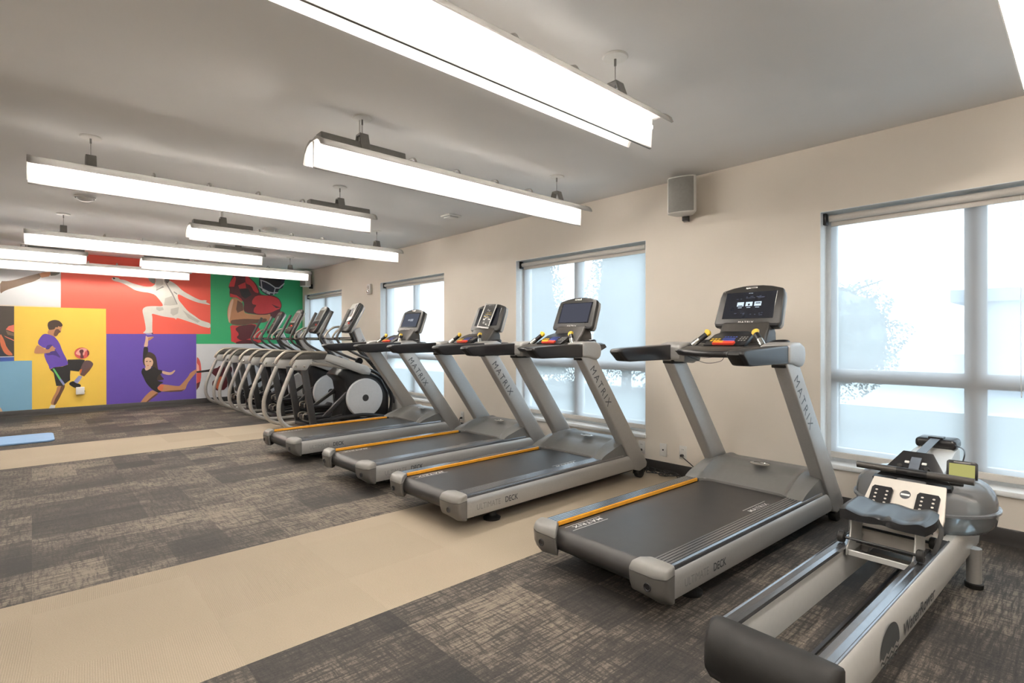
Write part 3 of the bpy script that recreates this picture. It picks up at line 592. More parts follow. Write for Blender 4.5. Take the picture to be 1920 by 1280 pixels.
# ------------------------------------------------------------------ wall and ceiling fittings
def outlet(y, z, kind, label):
    t = thing('outlet_plate', label, 'outlet', (WX, y, z), group='outlets along the window wall')
    MB().box(-.006, 0, -.035, .035, -.058, .058).build('cover_plate', WHITEP, t, bevel=(.003, 2))
    if kind == 'jack':
        MB().cyl((-.009, 0, 0), (-.005, 0, 0), .007, 12).build('jack', BLK, t)
    else:
        for s in (-1, 1):
            f = MB().prism([(u, v + s * .024) for u, v in circle(0, 0, .017, .014, 16)], 'x', -.009, -.005).build('socket_face', WHITEP, t)
            h = MB()
            for q in (-1, 1): h.box(-.0095, -.0088, q * .006 - .0012, q * .006 + .0012, s * .024 - .002, s * .024 + .006)
            h.build('slots', BLK, f)
    return t
outlet(2.83, .195, 'duplex', 'white wall outlet beside the front wheel of the treadmill with a blank screen')
outlet(2.605, .204, 'jack', 'white jack plate between two outlets, behind the nearest treadmill')
outlet(2.41, .211, 'duplex', 'white wall outlet with a black plug, left of the nearest treadmill upright')
outlet(5.60, .185, 'duplex', 'white wall outlet with a black plug between the two farthest treadmills')
def plug_cord(y, z, pts, label):
    t = thing('power_cord', label, 'cord', (WX - .03, y, z), group='power cords along the wall')
    MB().cyl((.022, 0, 0), (-.008, 0, 0), .013, 12).build('plug', BLK, t, bevel=(.003, 1))
    MB().tube(smooth([(-.01, 0, 0)] + [(p[0] - WX + .03, p[1] - y, p[2] - z) for p in pts], 6), .004, 7).build('cable', BLK, t)
plug_cord(2.41, .187, [(4.13, 2.36, .175), (4.10, 2.25, .12), (4.08, 2.15, .02), (4.08, 1.98, .006), (4.10, 1.85, .006)], 'black power cord plugged in left of the nearest treadmill')
plug_cord(2.83, .171, [(4.15, 2.85, .13), (4.12, 2.91, .03), (4.09, 3.0, .006), (4.07, 3.12, .006)], 'black power cord plugged in behind the treadmill with a blank screen')
plug_cord(5.60, .161, [(4.13, 5.57, .14), (4.11, 5.5, .05), (4.08, 5.42, .006), (4.07, 5.3, .006)], 'black power cord plugged in between the two farthest treadmills')
b = MB()
rnd = random.Random(4)
pts = []
for k in range(60):
    a = k * .75; rr = .05 + .035 * math.sin(k * .9)
    pts.append((4.09 + rr * math.cos(a) * .6, 2.62 + .22 * math.sin(k * .11) + rr * 1.5 * math.sin(a), .008 + .012 * (k % 4)))
b.tube(smooth(pts, 3), .004, 6)
tag(b.build('coiled_cable', BLK), 'loose coil of black cable on the carpet below the jack plate', 'cable')
def speaker(y, z, label, rz):
    t = thing('wall_speaker', label, 'speaker', (WX - .12, y, z), rz, group='white wall speakers')
    prof = [(-.085, -.105), (-.06, -.12), (.045, -.075), (.06, -.05), (.06, .05), (.045, .075), (-.06, .12), (-.085, .105), (-.10, .06), (-.105, 0), (-.10, -.06)]
    b = MB(); b.prism(prof, 'z', -.155, .155); b.build('cabinet', WHITEP, t, bevel=(.012, 3))
    g = MB(); pf = [(-.088, -.1055), (-.103, -.062), (-.1085, 0), (-.103, .062), (-.088, .1055), (-.08, .08), (-.08, -.08)]
    g.prism(pf, 'z', -.142, .142); g.build('grille', mat('speaker_grille', (.27, .265, .25), .6, bump=.5, bscale=900), t, bevel=(.004, 2))
    MB().box(.06, .13, -.025, .025, -.19, -.10).build('bracket', BLK, t, bevel=(.004, 2))
speaker(2.34, 2.40, 'white wall speaker high between the first two windows', R(17))
speaker(10.62, 2.40, 'white wall speaker high in the far corner beside the mural', R(8))
t = thing('alarm_strobe', 'white alarm strobe on the wall between the two farthest windows', 'alarm', (WX, 8.15, 2.03))
MB().box(-.045, 0, -.055, .055, -.085, .085).build('housing', WHITEP, t, bevel=(.008, 2))
MB().cyl((-.052, 0, .03), (-.04, 0, .03), .03, 18).build('sounder', mat('strobe_lens', (.55, .53, .5), .2), t, bevel=(.004, 2))
MB().box(-.065, -.04, -.022, .022, -.06, -.02).build('strobe', CHROME, t, bevel=(.006, 2))
def detector(x, y, label, sq):
    t = thing('smoke_detector', label, 'smoke detector', (x, y, HC), group='detectors on the ceiling')
    if sq:
        MB().box(-.085, .085, -.085, .085, -.02, 0).build('base', WHITEP, t, bevel=(.006, 2))
        MB().box(-.06, .06, -.06, .06, -.035, -.02).build('cover', WHITEP, t, bevel=(.008, 2))
    else:
        MB().lathe([(.0, 0), (.085, 0), (.085, -.012), (.078, -.016)], 28).build('base', WHITEP, t)
        MB().lathe([(.070, -.014), (.062, -.03), (.035, -.045), (.0, -.048)], 24).build('cover', WHITEP, t)
detector(3.50, 4.88, 'square white detector on the ceiling near the window wall', True)
detector(.385, 6.65, 'round white detector on the ceiling at the left', False)
detector(2.22, 7.0, 'round white detector on the ceiling between two pendant lights', False)
t = thing('wall_dispenser', 'small white box fixed to the mural beside the footballer foot', 'dispenser', (0.583, YM - .012, 0.354))
MB().box(-.055, .055, -.03, .008, -.06, .06).build('housing', WHITEP, t, bevel=(.006, 2))

# ------------------------------------------------------------------ pendant lights
LX = 2.42
def make_light(gear_right):
    gx = (lambda x: LX - x) if gear_right else (lambda x: x)
    t = thing('pendant_light', 'x', 'light', group='pendant strip lights')
    def arc(sgn, off):
        q = [(.010, .070), (.035, .078), (.065, .075), (.092, .062), (.113, .042), (.124, .020)]
        if sgn > 0: q = q[:3] + [(.105, .048), (.138, .008), (.152, -.036)]
        return [(sgn * y, z + off) for y, z in q]
    for s in (1, -1):
        o_ = arc(s, 0); i_ = [(y - s * .004 * (k > 2), z - .005) for k, (y, z) in enumerate(o_)]
        b = MB(); n = len(o_)
        vs = [(x, y, z) for x in (0, LX) for y, z in o_ + i_[::-1]]
        N2 = 2 * n; fs = []; ms = []
        for k in range(N2):
            j = (k + 1) % N2; fs.append((k, j, N2 + j, N2 + k)); ms.append(0 if k < n - 1 else 1)
        fs += [tuple(range(N2)), tuple(range(2 * N2 - 1, N2 - 1, -1))]; ms += [1, 1]
        b.add(vs, fs); b.m = ms
        b.build('reflector_wing', [PERF, PERF], t, angle=50)
    kp = [(.010, .070), (.0085, .03), (.007, 0), (.005, -.04), (.0025, -.085)]
    poly = [(y, z) for y, z in kp] + [(-y, z) for y, z in kp[::-1]]
    MB().prism(poly, 'x', 0.0, LX - .008).build('center_baffle', REFL, t, angle=50)
    MB().box(.0, LX - .012, -.006, .006, -.091, -.084).build('baffle_edge', GEAR, t, bevel=(.001, 1))
    for s in (1, -1):
        MB().cyl((.05, s * .042, -.006), (LX - .075, s * .042, -.006), .0135, 12).build('lamp_tube', LAMPM, t)
    for x in (.0, LX - .012):
        b = MB()
        b.prism([(.010, .075), (.035, .082), (.065, .074), (.107, .052), (.142, .010), (.157, -.038), (.146, -.038), (.118, .015), (.08, .05), (.03, .064), (-.03, .064), (-.065, .062), (-.094, .048), (-.118, .018), (-.129, .018), (-.118, .046), (-.095, .066), (-.065, .079), (-.035, .082), (-.010, .075)], 'x', x - .006, x + .014)
        b.build('end_cap', REFLO, t)
    MB().prism([(-.045, .075), (-.038, .125), (.038, .125), (.045, .075)], 'x', min(gx(.03), gx(.60)), max(gx(.03), gx(.60))).build('gear_box', GEAR, t, bevel=(.006, 2))
    for k, x in enumerate((gx(.31), gx(2.10))):
        b = MB(); H = .185 if k == 0 else .16
        pl = [(-.06, .072), (-.028, H), (.028, H), (.06, .072), (.048, .072), (.022, H - .012), (-.022, H - .012), (-.048, .072)]
        b.prism(pl, 'x', x - .03, x + .03); b.build('hanger_bracket', GEAR, t, bevel=(.003, 1))
        MB().cyl((x, 0, H - .03), (x, 0, HC - 2.30), .0022, 6).build('hanger_cable', STEEL, t)
        b = MB(); b.lathe([(0, 0), (.062, 0), (.064, -.003), (.058, -.009), (.02, -.012), (0, -.012)], 28, M=Matrix.Translation((x, 0, HC - 2.30)))
        c = b.build('ceiling_canopy', WHITEP, t)
        MB().cyl((x, 0, HC - 2.30 - .045), (x, 0, HC - 2.30 - .01), .006, 10).build('cable_grip', STEEL, c)
    MB().cyl((gx(.30), .02, .12), (gx(.30), .02, HC - 2.30), .004, 6).build('power_cord', WHITEP, t)
    for x in (gx(.66), gx(1.02), gx(1.38), gx(1.74)):
        MB().tube(smooth([(x, -.07, .07), (x, -.05, .098), (x, 0, .106), (x, .05, .098), (x, .07, .07)], 3), .008, 8).build('reflector_clip', REFLO, t)
    return t
LI = [(1.23, 3.10, 0, 'strip light above the two middle treadmills, second from the front'),
      (0.03, 1.59, 0, 'biggest strip light crossing the top of the photo, above the nearest treadmill'),
      (2.40, 4.65, 1, 'strip light hanging left of centre, gear box at its right end, fronting the left detector'),
      (1.19, 6.22, 0, 'strip light whose gear box end hangs beside the middle round ceiling detector'),
      (2.36, 7.72, 1, 'strip light just above the red mural panel, gear box at its right end'),
      (1.17, 9.25, 0, 'strip light in front of the green mural panel, ending beside the corner speaker'),
      (.56, 9.25, 1, 'strip light cut by the left edge, above the white mural panel, upper of two there'),
      (2.03, 10.55, 1, 'farthest strip light, running across the fencer of the mural'),
      (.03, -1.49, 0, 'added unseen strip light outside the frame, behind the viewer'),  # added out of view to brighten the room and near floor
      (-2.95, 1.59, 0, 'added unseen strip light left of the frame, in line with the biggest one'),  # unseen extra fixture, added as fill from the left
      (-2.95, 4.65, 0, 'strip light left of the frame, in line with the left detector row'),  # also added out of view, more fill from the left
      (-1.75, .055, 0, 'added unseen strip light outside the frame, straight above the viewer'),  # added overhead out of view to lift the room brightness
      (-2.95, 7.72, 0, 'added unseen strip light left of the frame, in line with the red panel row'),  # last unseen fill fixture, added for the far left
      (1.27, .055, 0, 'strip light cut off by the top right corner of the photo')]
PROTO = {}
for x, y, flip, lab in LI:
    if flip not in PROTO: o = PROTO[flip] = make_light(flip)
    else: o = copy_tree(PROTO[flip])
    o.location = (x - (LX if flip else 0), y, 2.30); o['label'] = lab
# ------------------------------------------------------------------ treadmills (x forward to the wall, y left, origin rear centre on the floor)
TM_X, TM_Y = 1.95, 1.54
def make_treadmill():
    t = thing('treadmill', 'x', 'treadmill', group='treadmills along the windows')
    # deck frame under the belt
    b = MB(); b.box(.20, 1.86, -.33, .33, .055, .11); b.box(.10, 1.5, -.27, .27, .125, .205)
    b.build('deck_frame', BLKM, t)
    # belt
    pf = [(1.50, .222)] + [(.085 + .056 * math.cos(a), .166 + .056 * math.sin(a)) for a in [R(90 + 15 * k) for k in range(13)]] + [(1.50, .110)]
    be = MB().prism(pf, 'y', -.278, .278).build('running_belt', BELT, t)
    lt = MB()
    for (x, y, sg) in ((.34, .235, -1), (1.02, -.262, 1)):
        M = frame((x, y, .2226), (sg, 0, 0), (0, sg, 0))
        lt.text('MATRIX', .040, M, bold=.0002, space=1.12, sx=1.35)
        for q in (-.014, .042):
            lt.box(-.015, .245, q, q + .003, 0, .0003, M=M)
    lt.build('lettering', LETW, be, flat=True)
    for s in (1, -1):
        # ribbed foot rail
        pr = [(.292, .19), (.292, .236)]
        y = .292
        for k in range(5):
            pr += [(y + .004, .2385), (y + .0135, .2385), (y + .0145, .2345), (y + .0175, .2345), (y + .0178, .2385)]
            y += .0178
        pr += [(.382, .2385), (.389, .233), (.392, .222), (.392, .19)]
        MB().prism([(s * a, c) for a, c in pr], 'x', .086, 1.66).build('foot_rail', ALUD, t, angle=25)
        pp = [(.36, .212), (.394, .213), (.400, .205), (.4035, .18), (.4035, .15), (.400, .11), (.391, .088), (.36, .084)]
        sp_ = MB().prism([(s * a, c) for a, c in pp], 'x', .082, 1.79).build('side_panel', SILV, t, angle=40)
        M = frame((.155 if s < 0 else .72, s * .4042, .128), (1 if s < 0 else -1, 0, 0), (0, 0, 1))
        lb = MB(); lb.text('ULTIMATE', .052, M, sx=.80); lb.build('lettering', LETG, sp_, flat=True)
        lb = MB(); M2 = frame((.155 + .228 if s < 0 else .72 - .228, s * .4044, .128), (1 if s < 0 else -1, 0, 0), (0, 0, 1)); lb.text('DECK', .052, M2, bold=.0008, sx=.80)
        lb.build('lettering', LETD, sp_, flat=True)
        # rear end cap, two shells with a seam
        def capshape(g):
            pz = [(.002, .205), (.008, .140), (.022, .100), (.048, .074), (.088, .070), (.088, .247), (.050, .247), (.016, .236)]
            yi = {0: .225, 1: .225, 2: .228, 3: .236, 4: .286, 5: .286, 6: .250, 7: .232}
            ins = [(x, s * yi[k], max(z, .098 if k in (3, 4) else .0)) for k, (x, z) in enumerate(pz)]
            mid = [(x, s * .36, z) for x, z in pz]
            outr = [(x + (.020 if x < .06 else 0), s * .408, z + (.006 if z < .12 else -.004)) for x, z in pz]
            return MB().loft([ins, mid, outr])
        lo = capshape(0)
        e = lo.build('end_cap', SILVM, t, bevel=(.018, 4), cut=((0, 0, .192), (-.12, 0, 1), False), bang=28)
        up = capshape(.0)
        up.build('cap_cover', SILVD, e, bevel=(.018, 4), cut=((0, 0, .1952), (-.12, 0, 1), True), bang=28)
        ho = MB(); Mh = frame((.0005, s * .352, .145), (0, 1, 0), (0, 0, 1))
        Mh = Matrix.Translation((.007, s * .325, .148)) @ Matrix.Rotation(R(-90), 4, 'Y')
        ho.lathe([(.019, .002), (.017, .005), (.014, .004), (.012, .001), (0, .001)], 20, M=Mh)
        ho.build('bolt_recess', BLK, e)
    MB().prism([(.284, .225), (.291, .225), (.296, .241), (.290, .246), (.284, .243)], 'x', .088, 1.36).build('amber_edge_strip', ORNG, t)
    # motor hood: height field with raised shoulders and a sunken middle panel
    b = MB(); nx, ny = 30, 40; g = []
    def ss(a, c, v):
        v = max(0, min(1, (v - a) / (c - a))); return v * v * (3 - 2 * v)
    for i in range(nx + 1):
        for j in range(ny + 1):
            y = -.388 + .776 * j / ny; ay = abs(y)
            xr = 1.375 + .06 * ss(.33, .22, ay); xx = xr + (1.935 - xr) * i / nx
            u = (xx - xr)
            z = .237 + .108 * (1 - (1 - min(1, u / .30)) ** 2)
            z -= .028 * ss(.292, .258, ay) * ss(0, .02, u) * (1 - ss(.20, .30, u))
            z -= .022 * ss(.29, .388, ay) * ss(0.0, .15, u)
            z -= .16 * ss(1.80, 1.96, xx) ** 1.3
            z += .010 * ss(.0, .03, u) * ss(.24, .27, ay) * ss(.33, .29, ay)
            g.append((xx, y, z))
    fs = [(i * (ny + 1) + j, (i + 1) * (ny + 1) + j, (i + 1) * (ny + 1) + j + 1, i * (ny + 1) + j + 1) for i in range(nx) for j in range(ny)]
    b.add(g, fs)
    base = len(g); n0 = [(i, 0) for i in range(nx + 1)] + [(nx, j) for j in range(1, ny + 1)] + [(i, ny) for i in range(nx - 1, -1, -1)] + [(0, j) for j in range(ny - 1, 0, -1)]
    vs = []; ids = [i * (ny + 1) + j for i, j in n0]
    b.v += [(g[k][0], g[k][1], min(.185, g[k][2])) for k in ids]
    m_ = len(ids)
    for k in range(m_): b.f.append((ids[k], ids[(k + 1) % m_], base + (k + 1) % m_, base + k)); b.m.append(0)
    hd = b.build('motor_hood', HOOD, t, angle=40)
    MB().prism([(1.50, .06), (1.50, .20), (1.88, .22), (1.935, .12), (1.925, .07)], 'y', -.335, .335).build('front_skirt', HOOD, hd, bevel=(.012, 2))
    bd = MB(); Mb = frame((1.655, 0, .3455), (0, -1, 0), (.995, 0, .05))
    bd.loft([[Mb @ Vector((x, y, z)) for x, y in circle(0, 0, rx, ry, 28)] for rx, ry, z in ((.064, .030, -.004), (.066, .031, .003), (.058, .025, .004), (.056, .023, .002))], caps=False)
    bd.build('badge_ring', CHROME, hd)
    bd = MB(); bd.add([Mb @ Vector((x, y, .002)) for x, y in circle(0, 0, .057, .024, 28)], [tuple(range(28))]); bd.build('badge', SILVD, hd, flat=True)
    for s in (1, -1):
        # slanted upright
        pu = [(1.118, 1.07), (1.285, 1.07), (1.975, .125), (1.965, .085), (1.87, .062), (1.80, .085)]
        y0, y1 = sorted((s * .325, s * .405))
        u = MB().prism(pu, 'y', y0, y1).build('upright', SILV, t, bevel=(.012, 3))
        d = Vector((1.80 - 1.118, 0, .085 - 1.07)).normalized()
        up = Vector((-d.z, 0, d.x))
        o = Vector((1.230, s * .4056, 1.0)) + d * .02 - up * .004
        if s < 0: M = frame(o - up * .026, d, up)
        else: M = frame(o + d * .60 - up * .026, -d, up)
        lb = MB(); lb.text('MATRIX', .085, M, space=1.35, sx=1.0); lb.build('lettering', LETD, u, flat=True)
        sc = MB()
        for q in (.035, .10):
            p = Vector((1.118, 0, 1.07)) + d * .035 + Vector((q, s * .324, 0))
            sc.lathe([(.0, -.004), (.007, -.003), (.008, .001)], 10, M=Matrix.Translation(p) @ Matrix.Rotation(R(90) * s, 4, 'X') )
        sc.build('bolts', GEAR, u)
        # arm rest
        ya, yb = sorted((s * .325, s * .418))
        pa = [(.622, 1.120), (.634, 1.138), (.666, 1.143), (1.13, 1.162), (1.13, 1.062), (.715, 1.060), (.685, 1.064)]
        a = MB().prism(pa, 'y', ya, yb).build('arm_rest', BLK, t, bevel=(.020, 4))
        MB().prism([(.616, 1.119), (.630, 1.134), (.642, 1.130), (.710, 1.066), (.682, 1.066)], 'y', ya + .018, yb - .018).build('arm_end_plate', BLKM, a, bevel=(.006, 2))
        # elbow housing
        ye, yf = sorted((s * .255, s * .424))
        pe = [(1.115, 1.060), (1.115, 1.164), (1.19, 1.178), (1.275, 1.180), (1.33, 1.160), (1.345, 1.115), (1.335, 1.065), (1.305, 1.035), (1.26, 1.040), (1.20, 1.055)]
        MB().prism(pe, 'y', ye, yf).build('elbow_housing', SILV, t, bevel=(.030, 5))
        MB().prism([(1.13, 1.035), (1.29, 1.035), (1.29, 1.075), (1.13, 1.075)], 'y', s * .318, s * .398).build('upright_collar', BLKM, t, bevel=(.006, 2))
        # inside bracket
        MB().prism([(1.12, 1.05), (1.30, 1.05), (1.33, 1.13), (1.12, 1.13)], 'y', s * .225, s * .31).build('side_bracket', GEAR, t, bevel=(.010, 2))
        # front caster and levelling foot
        wz = MB(); wz.cyl((1.895, s * .350, .043), (1.895, s * .400, .043), .043, 20)
        wh = wz.build('transport_wheel', BLKM, t, bevel=(.006, 2))
        MB().box(1.86, 1.93, s * .333 if s > 0 else -.346, .346 if s > 0 else -.333, .03, .12).build('wheel_bracket', BLK, wh, bevel=(.006, 2))
        ft = MB(); ft.lathe([(0, 0), (.055, 0), (.058, .012), (.03, .028), (.02, .06), (0, .06)], 20, M=Matrix.Translation((.36, s * .30, 0))); ft.build('levelling_foot', BLKM, t)
        # cup holder
        ch = MB(); Mc = Matrix.Translation((1.36, s * .245, 1.176)) @ Matrix.Rotation(R(-8), 4, 'Y')
        ch.lathe([(.038, -.03), (.044, .006), (.052, .012), (.058, .006), (.056, -.03), (.0, -.03)], 28, M=Mc); ch.build('cup_holder', BLK, t)
        # sensor grip with a yellow thumb switch
        gp = [(1.155, s * .255, 1.128), (1.19, s * .218, 1.170), (1.235, s * .165, 1.228)]
        gr = MB(); gr.tube(smooth(gp, 4), [.019, .019, .019, .018, .018, .018, .018, .018, .018], 12); gg = gr.build('sensor_grip', BLK, t)
        Mg = frame((1.238, s * .163, 1.236), (0, -s, 0), (.3, 0, .95))
        MB().prism(circle(.0, 0, .026, .026, 14, R(-20), R(130)) + [(-.014, -.012), (.006, -.022)], 'z', -.012, .012, M=Mg).build('thumb_switch', YEL, gg, bevel=(.005, 2))
        MB().tube([(gp[0][0] + .022, gp[0][1] - s * .022, gp[0][2] + .03), (gp[0][0] + .05, gp[0][1] - s * .055, gp[0][2] + .065)], .0195, 12).build('sensor_plate', CHROME, gg)
    # dashboard tray
    secs = []
    for y in [-.31, -.275, -.2, -.1, 0, .1, .2, .275, .31]:
        k = 1 - (abs(y) / .31) ** 2
        e = .0 if abs(y) < .30 else .012
        secs.append([(1.13 - .05 * k, y, 1.095 + e), (1.12 - .05 * k, y, 1.122), (1.15 - .045 * k, y, 1.142 - e), (1.30, y, 1.172 - e), (1.52, y, 1.166 - e), (1.54, y, 1.13), (1.48, y, 1.095 + e), (1.28, y, 1.085 + e)])
    MB().loft(secs).build('dashboard', BRN, t, angle=50)
    MB().tube(smooth([(1.16, -.31, 1.118), (1.10, -.2, 1.112), (1.067, 0, 1.108), (1.10, .2, 1.112), (1.16, .31, 1.118)], 6), .022, 12).build('front_bar', BLK, t)
    # control panel with keys
    dx = Vector((.16, 0, .085)).normalized(); Mp = frame((1.145, .135, 1.160), (0, -1, 0), dx)
    cp = MB(); cp.prism([(.0, 0), (.27, 0), (.262, .14), (.22, .185), (.05, .185), (.008, .14)], 'z', -.025, .004, M=Mp)
    cp = cp.build('control_panel', BLK, t, bevel=(.006, 2))
    kb = MB()
    for r in range(2):
        for c in range(3): kb.box(.026 + c * .022, .040 + c * .022, .046 + r * .022, .058 + r * .022, .004, .0062, M=Mp)
    kb.build('keys', YEL, cp)
    kb = MB(); kb.box(.105, .185, .05, .062, .004, .006, M=Mp); kb.box(.10, .18, .074, .082, .004, .006, M=Mp)
    for c in range(5): kb.box(.10 + c * .018, .110 + c * .018, .098, .106, .004, .006, M=Mp)
    kb.build('keys', BLUEB, cp)
    kb = MB()
    for r in range(3):
        for c in range(3): kb.prism(circle(.212 + c * .018, .055 + r * .022, .006, .007, 8), 'z', .004, .006, M=Mp)
    kb.build('keys', SILVD, cp)
    MB().box(.065, .205, -.004, .028, .0, .020, M=Mp).build('stop_key', RED, cp, bevel=(.006, 2))
    MB().box(.072, .135, .0, .022, .018, .0225, M=Mp).build('stop_label', ORNG, cp, bevel=(.001, 1))
    # neck
    secs = [[(1.265, y * .165, 1.165), (1.35, y * .16, 1.245), (1.395, y * .16, 1.31), (1.455, y * .16, 1.31), (1.475, y * .16, 1.24), (1.48, y * .17, 1.15), (1.30, y * .165, 1.13)] for y in (-1, 1)]
    MB().loft(secs).build('console_neck', BRN, t, bevel=(.018, 3))
    # screen housing
    tilt = Vector((.105, 0, .26)).normalized(); Ms = frame((1.395, 0, 1.280), (0, -1, 0), tilt) @ Matrix.Scale(1.08, 4)
    half = [(.195, .0), (.205, .025), (.198, .205), (.188, .248), (.12, .268), (.06, .277)]
    pl = [(x, y) for x, y in half] + [(0, .279)] + [(-x, y) for x, y in half[::-1]]
    so = MB().prism(pl, 'z', -.030, .004, M=Ms).build('console', BEZ, t, bevel=(.010, 3))
    pb = [(x * .985, y * .98 + .003) for x, y in pl]
    MB().prism(pb, 'z', -.064, -.031, M=Ms).build('console_back', SILV, so, bevel=(.014, 3))
    MB().prism([(x * .96, max(.004, y - .006)) for x, y in half[:2]] + [(-x * .96, max(.004, y - .006)) for x, y in half[:2][::-1]], 'z', .004, .006, M=Ms).build('lower_lip', BLK, so)
    MB().box(-.158, .158, .052, .232, .0035, .0062, M=Ms).build('display', SCREEN, so, bevel=(.002, 1))
    MB().box(-.034, .034, .254, .268, .002, .008, M=Ms).build('badge', CHROME, so, bevel=(.003, 2))
    lb = MB(); lb.text('MATRIX', .020, frame(Ms @ Vector((0, .022, .0062)), (0, -1, 0), tilt), space=1.15, sx=1.3, align='CENTER')
    lb.text('7xi', .008, frame(Ms @ Vector((-.178, .238, .0044)), (0, -1, 0), tilt))
    lb.build('lettering', LETW, so, flat=True)
    # stretch everything along the deck; the screen and its neck keep their shape and move on
    def walk(o, rigid):
        for c in o.children:
            r_ = rigid or c.name.split('.')[0] in ('console', 'console_neck')
            if c.type == 'MESH':
                for v in c.data.vertices: v.co.x = v.co.x + .150 if r_ else v.co.x * 1.06 + (.04 if c.name.split('.')[0] in PANELN or o.name.split('.')[0] in PANELN else 0)
            walk(c, r_)
    PANELN = ('control_panel', 'sensor_grip', 'cup_holder')
    walk(t, False)
    Ms = Matrix.Translation((.150, 0, 0)) @ Ms
    return t, Ms, tilt
T1, MS, TILT = make_treadmill()
TL = [(1.935, 1.600, -1.9, 'nearest treadmill, with three lit icons on its screen, beside the rowing machine'),
      (1.888, 3.0, 1.0, 'treadmill with a blank grey screen, in front of the second window'),
      (1.87, 4.14, 1.8, 'treadmill with a plastic sleeve sign over its screen'),
      (1.81, 5.515, 2.5, 'farthest treadmill, beside the elliptical trainers, with a dim picture on its screen')]
TR = [T1] + [copy_tree(T1) for _ in range(3)]
for o, (x, y, a, lab) in zip(TR, TL):
    o.location = (x, y, 0); o.rotation_euler = (0, 0, R(a)); o['label'] = lab
def child(o, *names):
    for n in names:
        o = next(c for c in o.children if c.name.split('.')[0] == n)
    return o
ic = MB(); M0 = MS @ Matrix.Translation((0, 0, .0064))
for k in (-1, 0, 1):
    w_ = .021
    ic.box(k * .054 - w_, k * .054 + w_, .135, .163, 0, .0003, M=M0)
    ic.box(k * .054 - .012, k * .054 + .012, .124, .127, 0, .0003, M=M0)
ic.text('MATRIX', .008, frame(M0 @ Vector((0, .219, 0)), (0, -1, 0), TILT), align='CENTER')
ic.build('screen_icons', ICON, child(T1, 'console', 'display'), flat=True)
ic = MB(); ic.prism(circle(0, .146, .006, .006, 12), 'z', .0003, .0005, M=M0); ic.box(-.004, .004, .138, .146, .0003, .0005, M=M0); ic.box(-.068, -.04, .138, .142, .0003, .0005, M=M0); ic.box(.04, .07, .15, .156, .0003, .0005, M=M0)
ic.build('screen_icons', SCREEN, child(T1, 'console', 'display'), flat=True, label='dark pictogram details')
ic = MB(); rnd = random.Random(2)
for k in range(26):
    x = rnd.uniform(-.09, .09); y = rnd.choice((.075, .082, .185, .19, .195)) + rnd.uniform(-.004, .004)
    ic.box(x, x + rnd.uniform(.006, .02), y, y + .004, 0, .0003, M=M0)
ic.build('screen_icons', ICOND, child(T1, 'console', 'display'), flat=True, label='dim pattern behind the icons')
ic = MB(); ic.box(-.14, .14, .062, .222, 0, .0002, M=M0); ic.build('screen_picture', emit('dark_grey_picture', (.10, .11, .14), .8), child(TR[3], 'console', 'display'), flat=True)
ic = MB(); ic.box(-.05, -.01, .135, .155, .0002, .0004, M=M0); ic.box(-.005, .05, .13, .158, .0002, .0004, M=M0); ic.build('screen_picture', emit('light_grey_picture', (.5, .53, .6), .6), child(TR[3], 'console', 'display'), flat=True)
ic = MB(); ic.box(-.145, .145, .060, .224, 0, .0002, M=M0); ic.build('screen_picture', emit('blank_grey_screen', (.11, .115, .15), .6), child(TR[1], 'console', 'display'), flat=True)

# safety cord sagging under the nearest dashboard
e = MB(); e.tube(smooth([(1.18 , .22, 1.10), (1.14, .14, 1.078), (1.112, .03, 1.052), (1.11, -.06, 1.066), (1.108, -.085, 1.092)], 6), .0017, 5)
e.tube(smooth([(1.17, .21, 1.11), (1.145, .14, 1.092), (1.11, .05, 1.083), (1.104, -.04, 1.092)], 6), .0014, 5)
e.build('safety_cord', BLK, T1)
# plastic sleeve sign over the third screen
M3 = Matrix.Translation((TL[2][0], TL[2][1], 0)) @ Matrix.Rotation(R(TL[2][2]), 4, 'Z') @ MS @ Matrix.Translation((0, .148, .012)) @ Matrix.Rotation(R(-6), 4, 'Z')
t = thing('sleeve_sign', 'clear plastic sleeve with a black and yellow notice hung on a treadmill screen', 'sign', M3.translation)
t.matrix_basis = M3
s_ = MB()
N_ = 8
s_.loft([[(x, y, .004 + .004 * math.sin(3 * y * 10 + x * 20)) for x in [(-.085 + .17 * i / N_) for i in range(N_ + 1)]] for y in [(-.125 + .25 * j / 8) for j in range(9)]], closed=False)
s_.build('sleeve', SLEEVE, t)
s_ = MB(); s_.box(-.055, .06, -.105, .10, .0005, .0012); pp_ = s_.build('notice_sheet', mat('notice_black', (.035, .035, .03), .35, noise=.4, scale=30), t, flat=True)
s_ = MB(); s_.box(-.04, .05, .012, .022, .0013, .0016); s_.box(-.03, .045, .032, .038, .0013, .0016); s_.box(-.045, .03, -.012, -.006, .0013, .0016); s_.build('notice_print', YEL, pp_, flat=True)
s_ = MB()
rnd = random.Random(9)
for k in range(10):
    x = rnd.uniform(-.05, .02); y = rnd.uniform(-.1, .09); s_.box(x, x + rnd.uniform(.01, .035), y, y + rnd.uniform(.004, .02), .0013, .0016)
s_.build('notice_print', LETW, pp_, flat=True)
s_ = MB(); s_.box(-.088, -.072, -.126, .126, .008, .009); s_.box(-.088, .088, -.126, -.112, .008, .009); s_.box(.074, .088, -.1, .126, .008, .009); s_.build('sleeve_edge', mat('sleeve_edge_white', (.75, .75, .73), .25), t, flat=True)

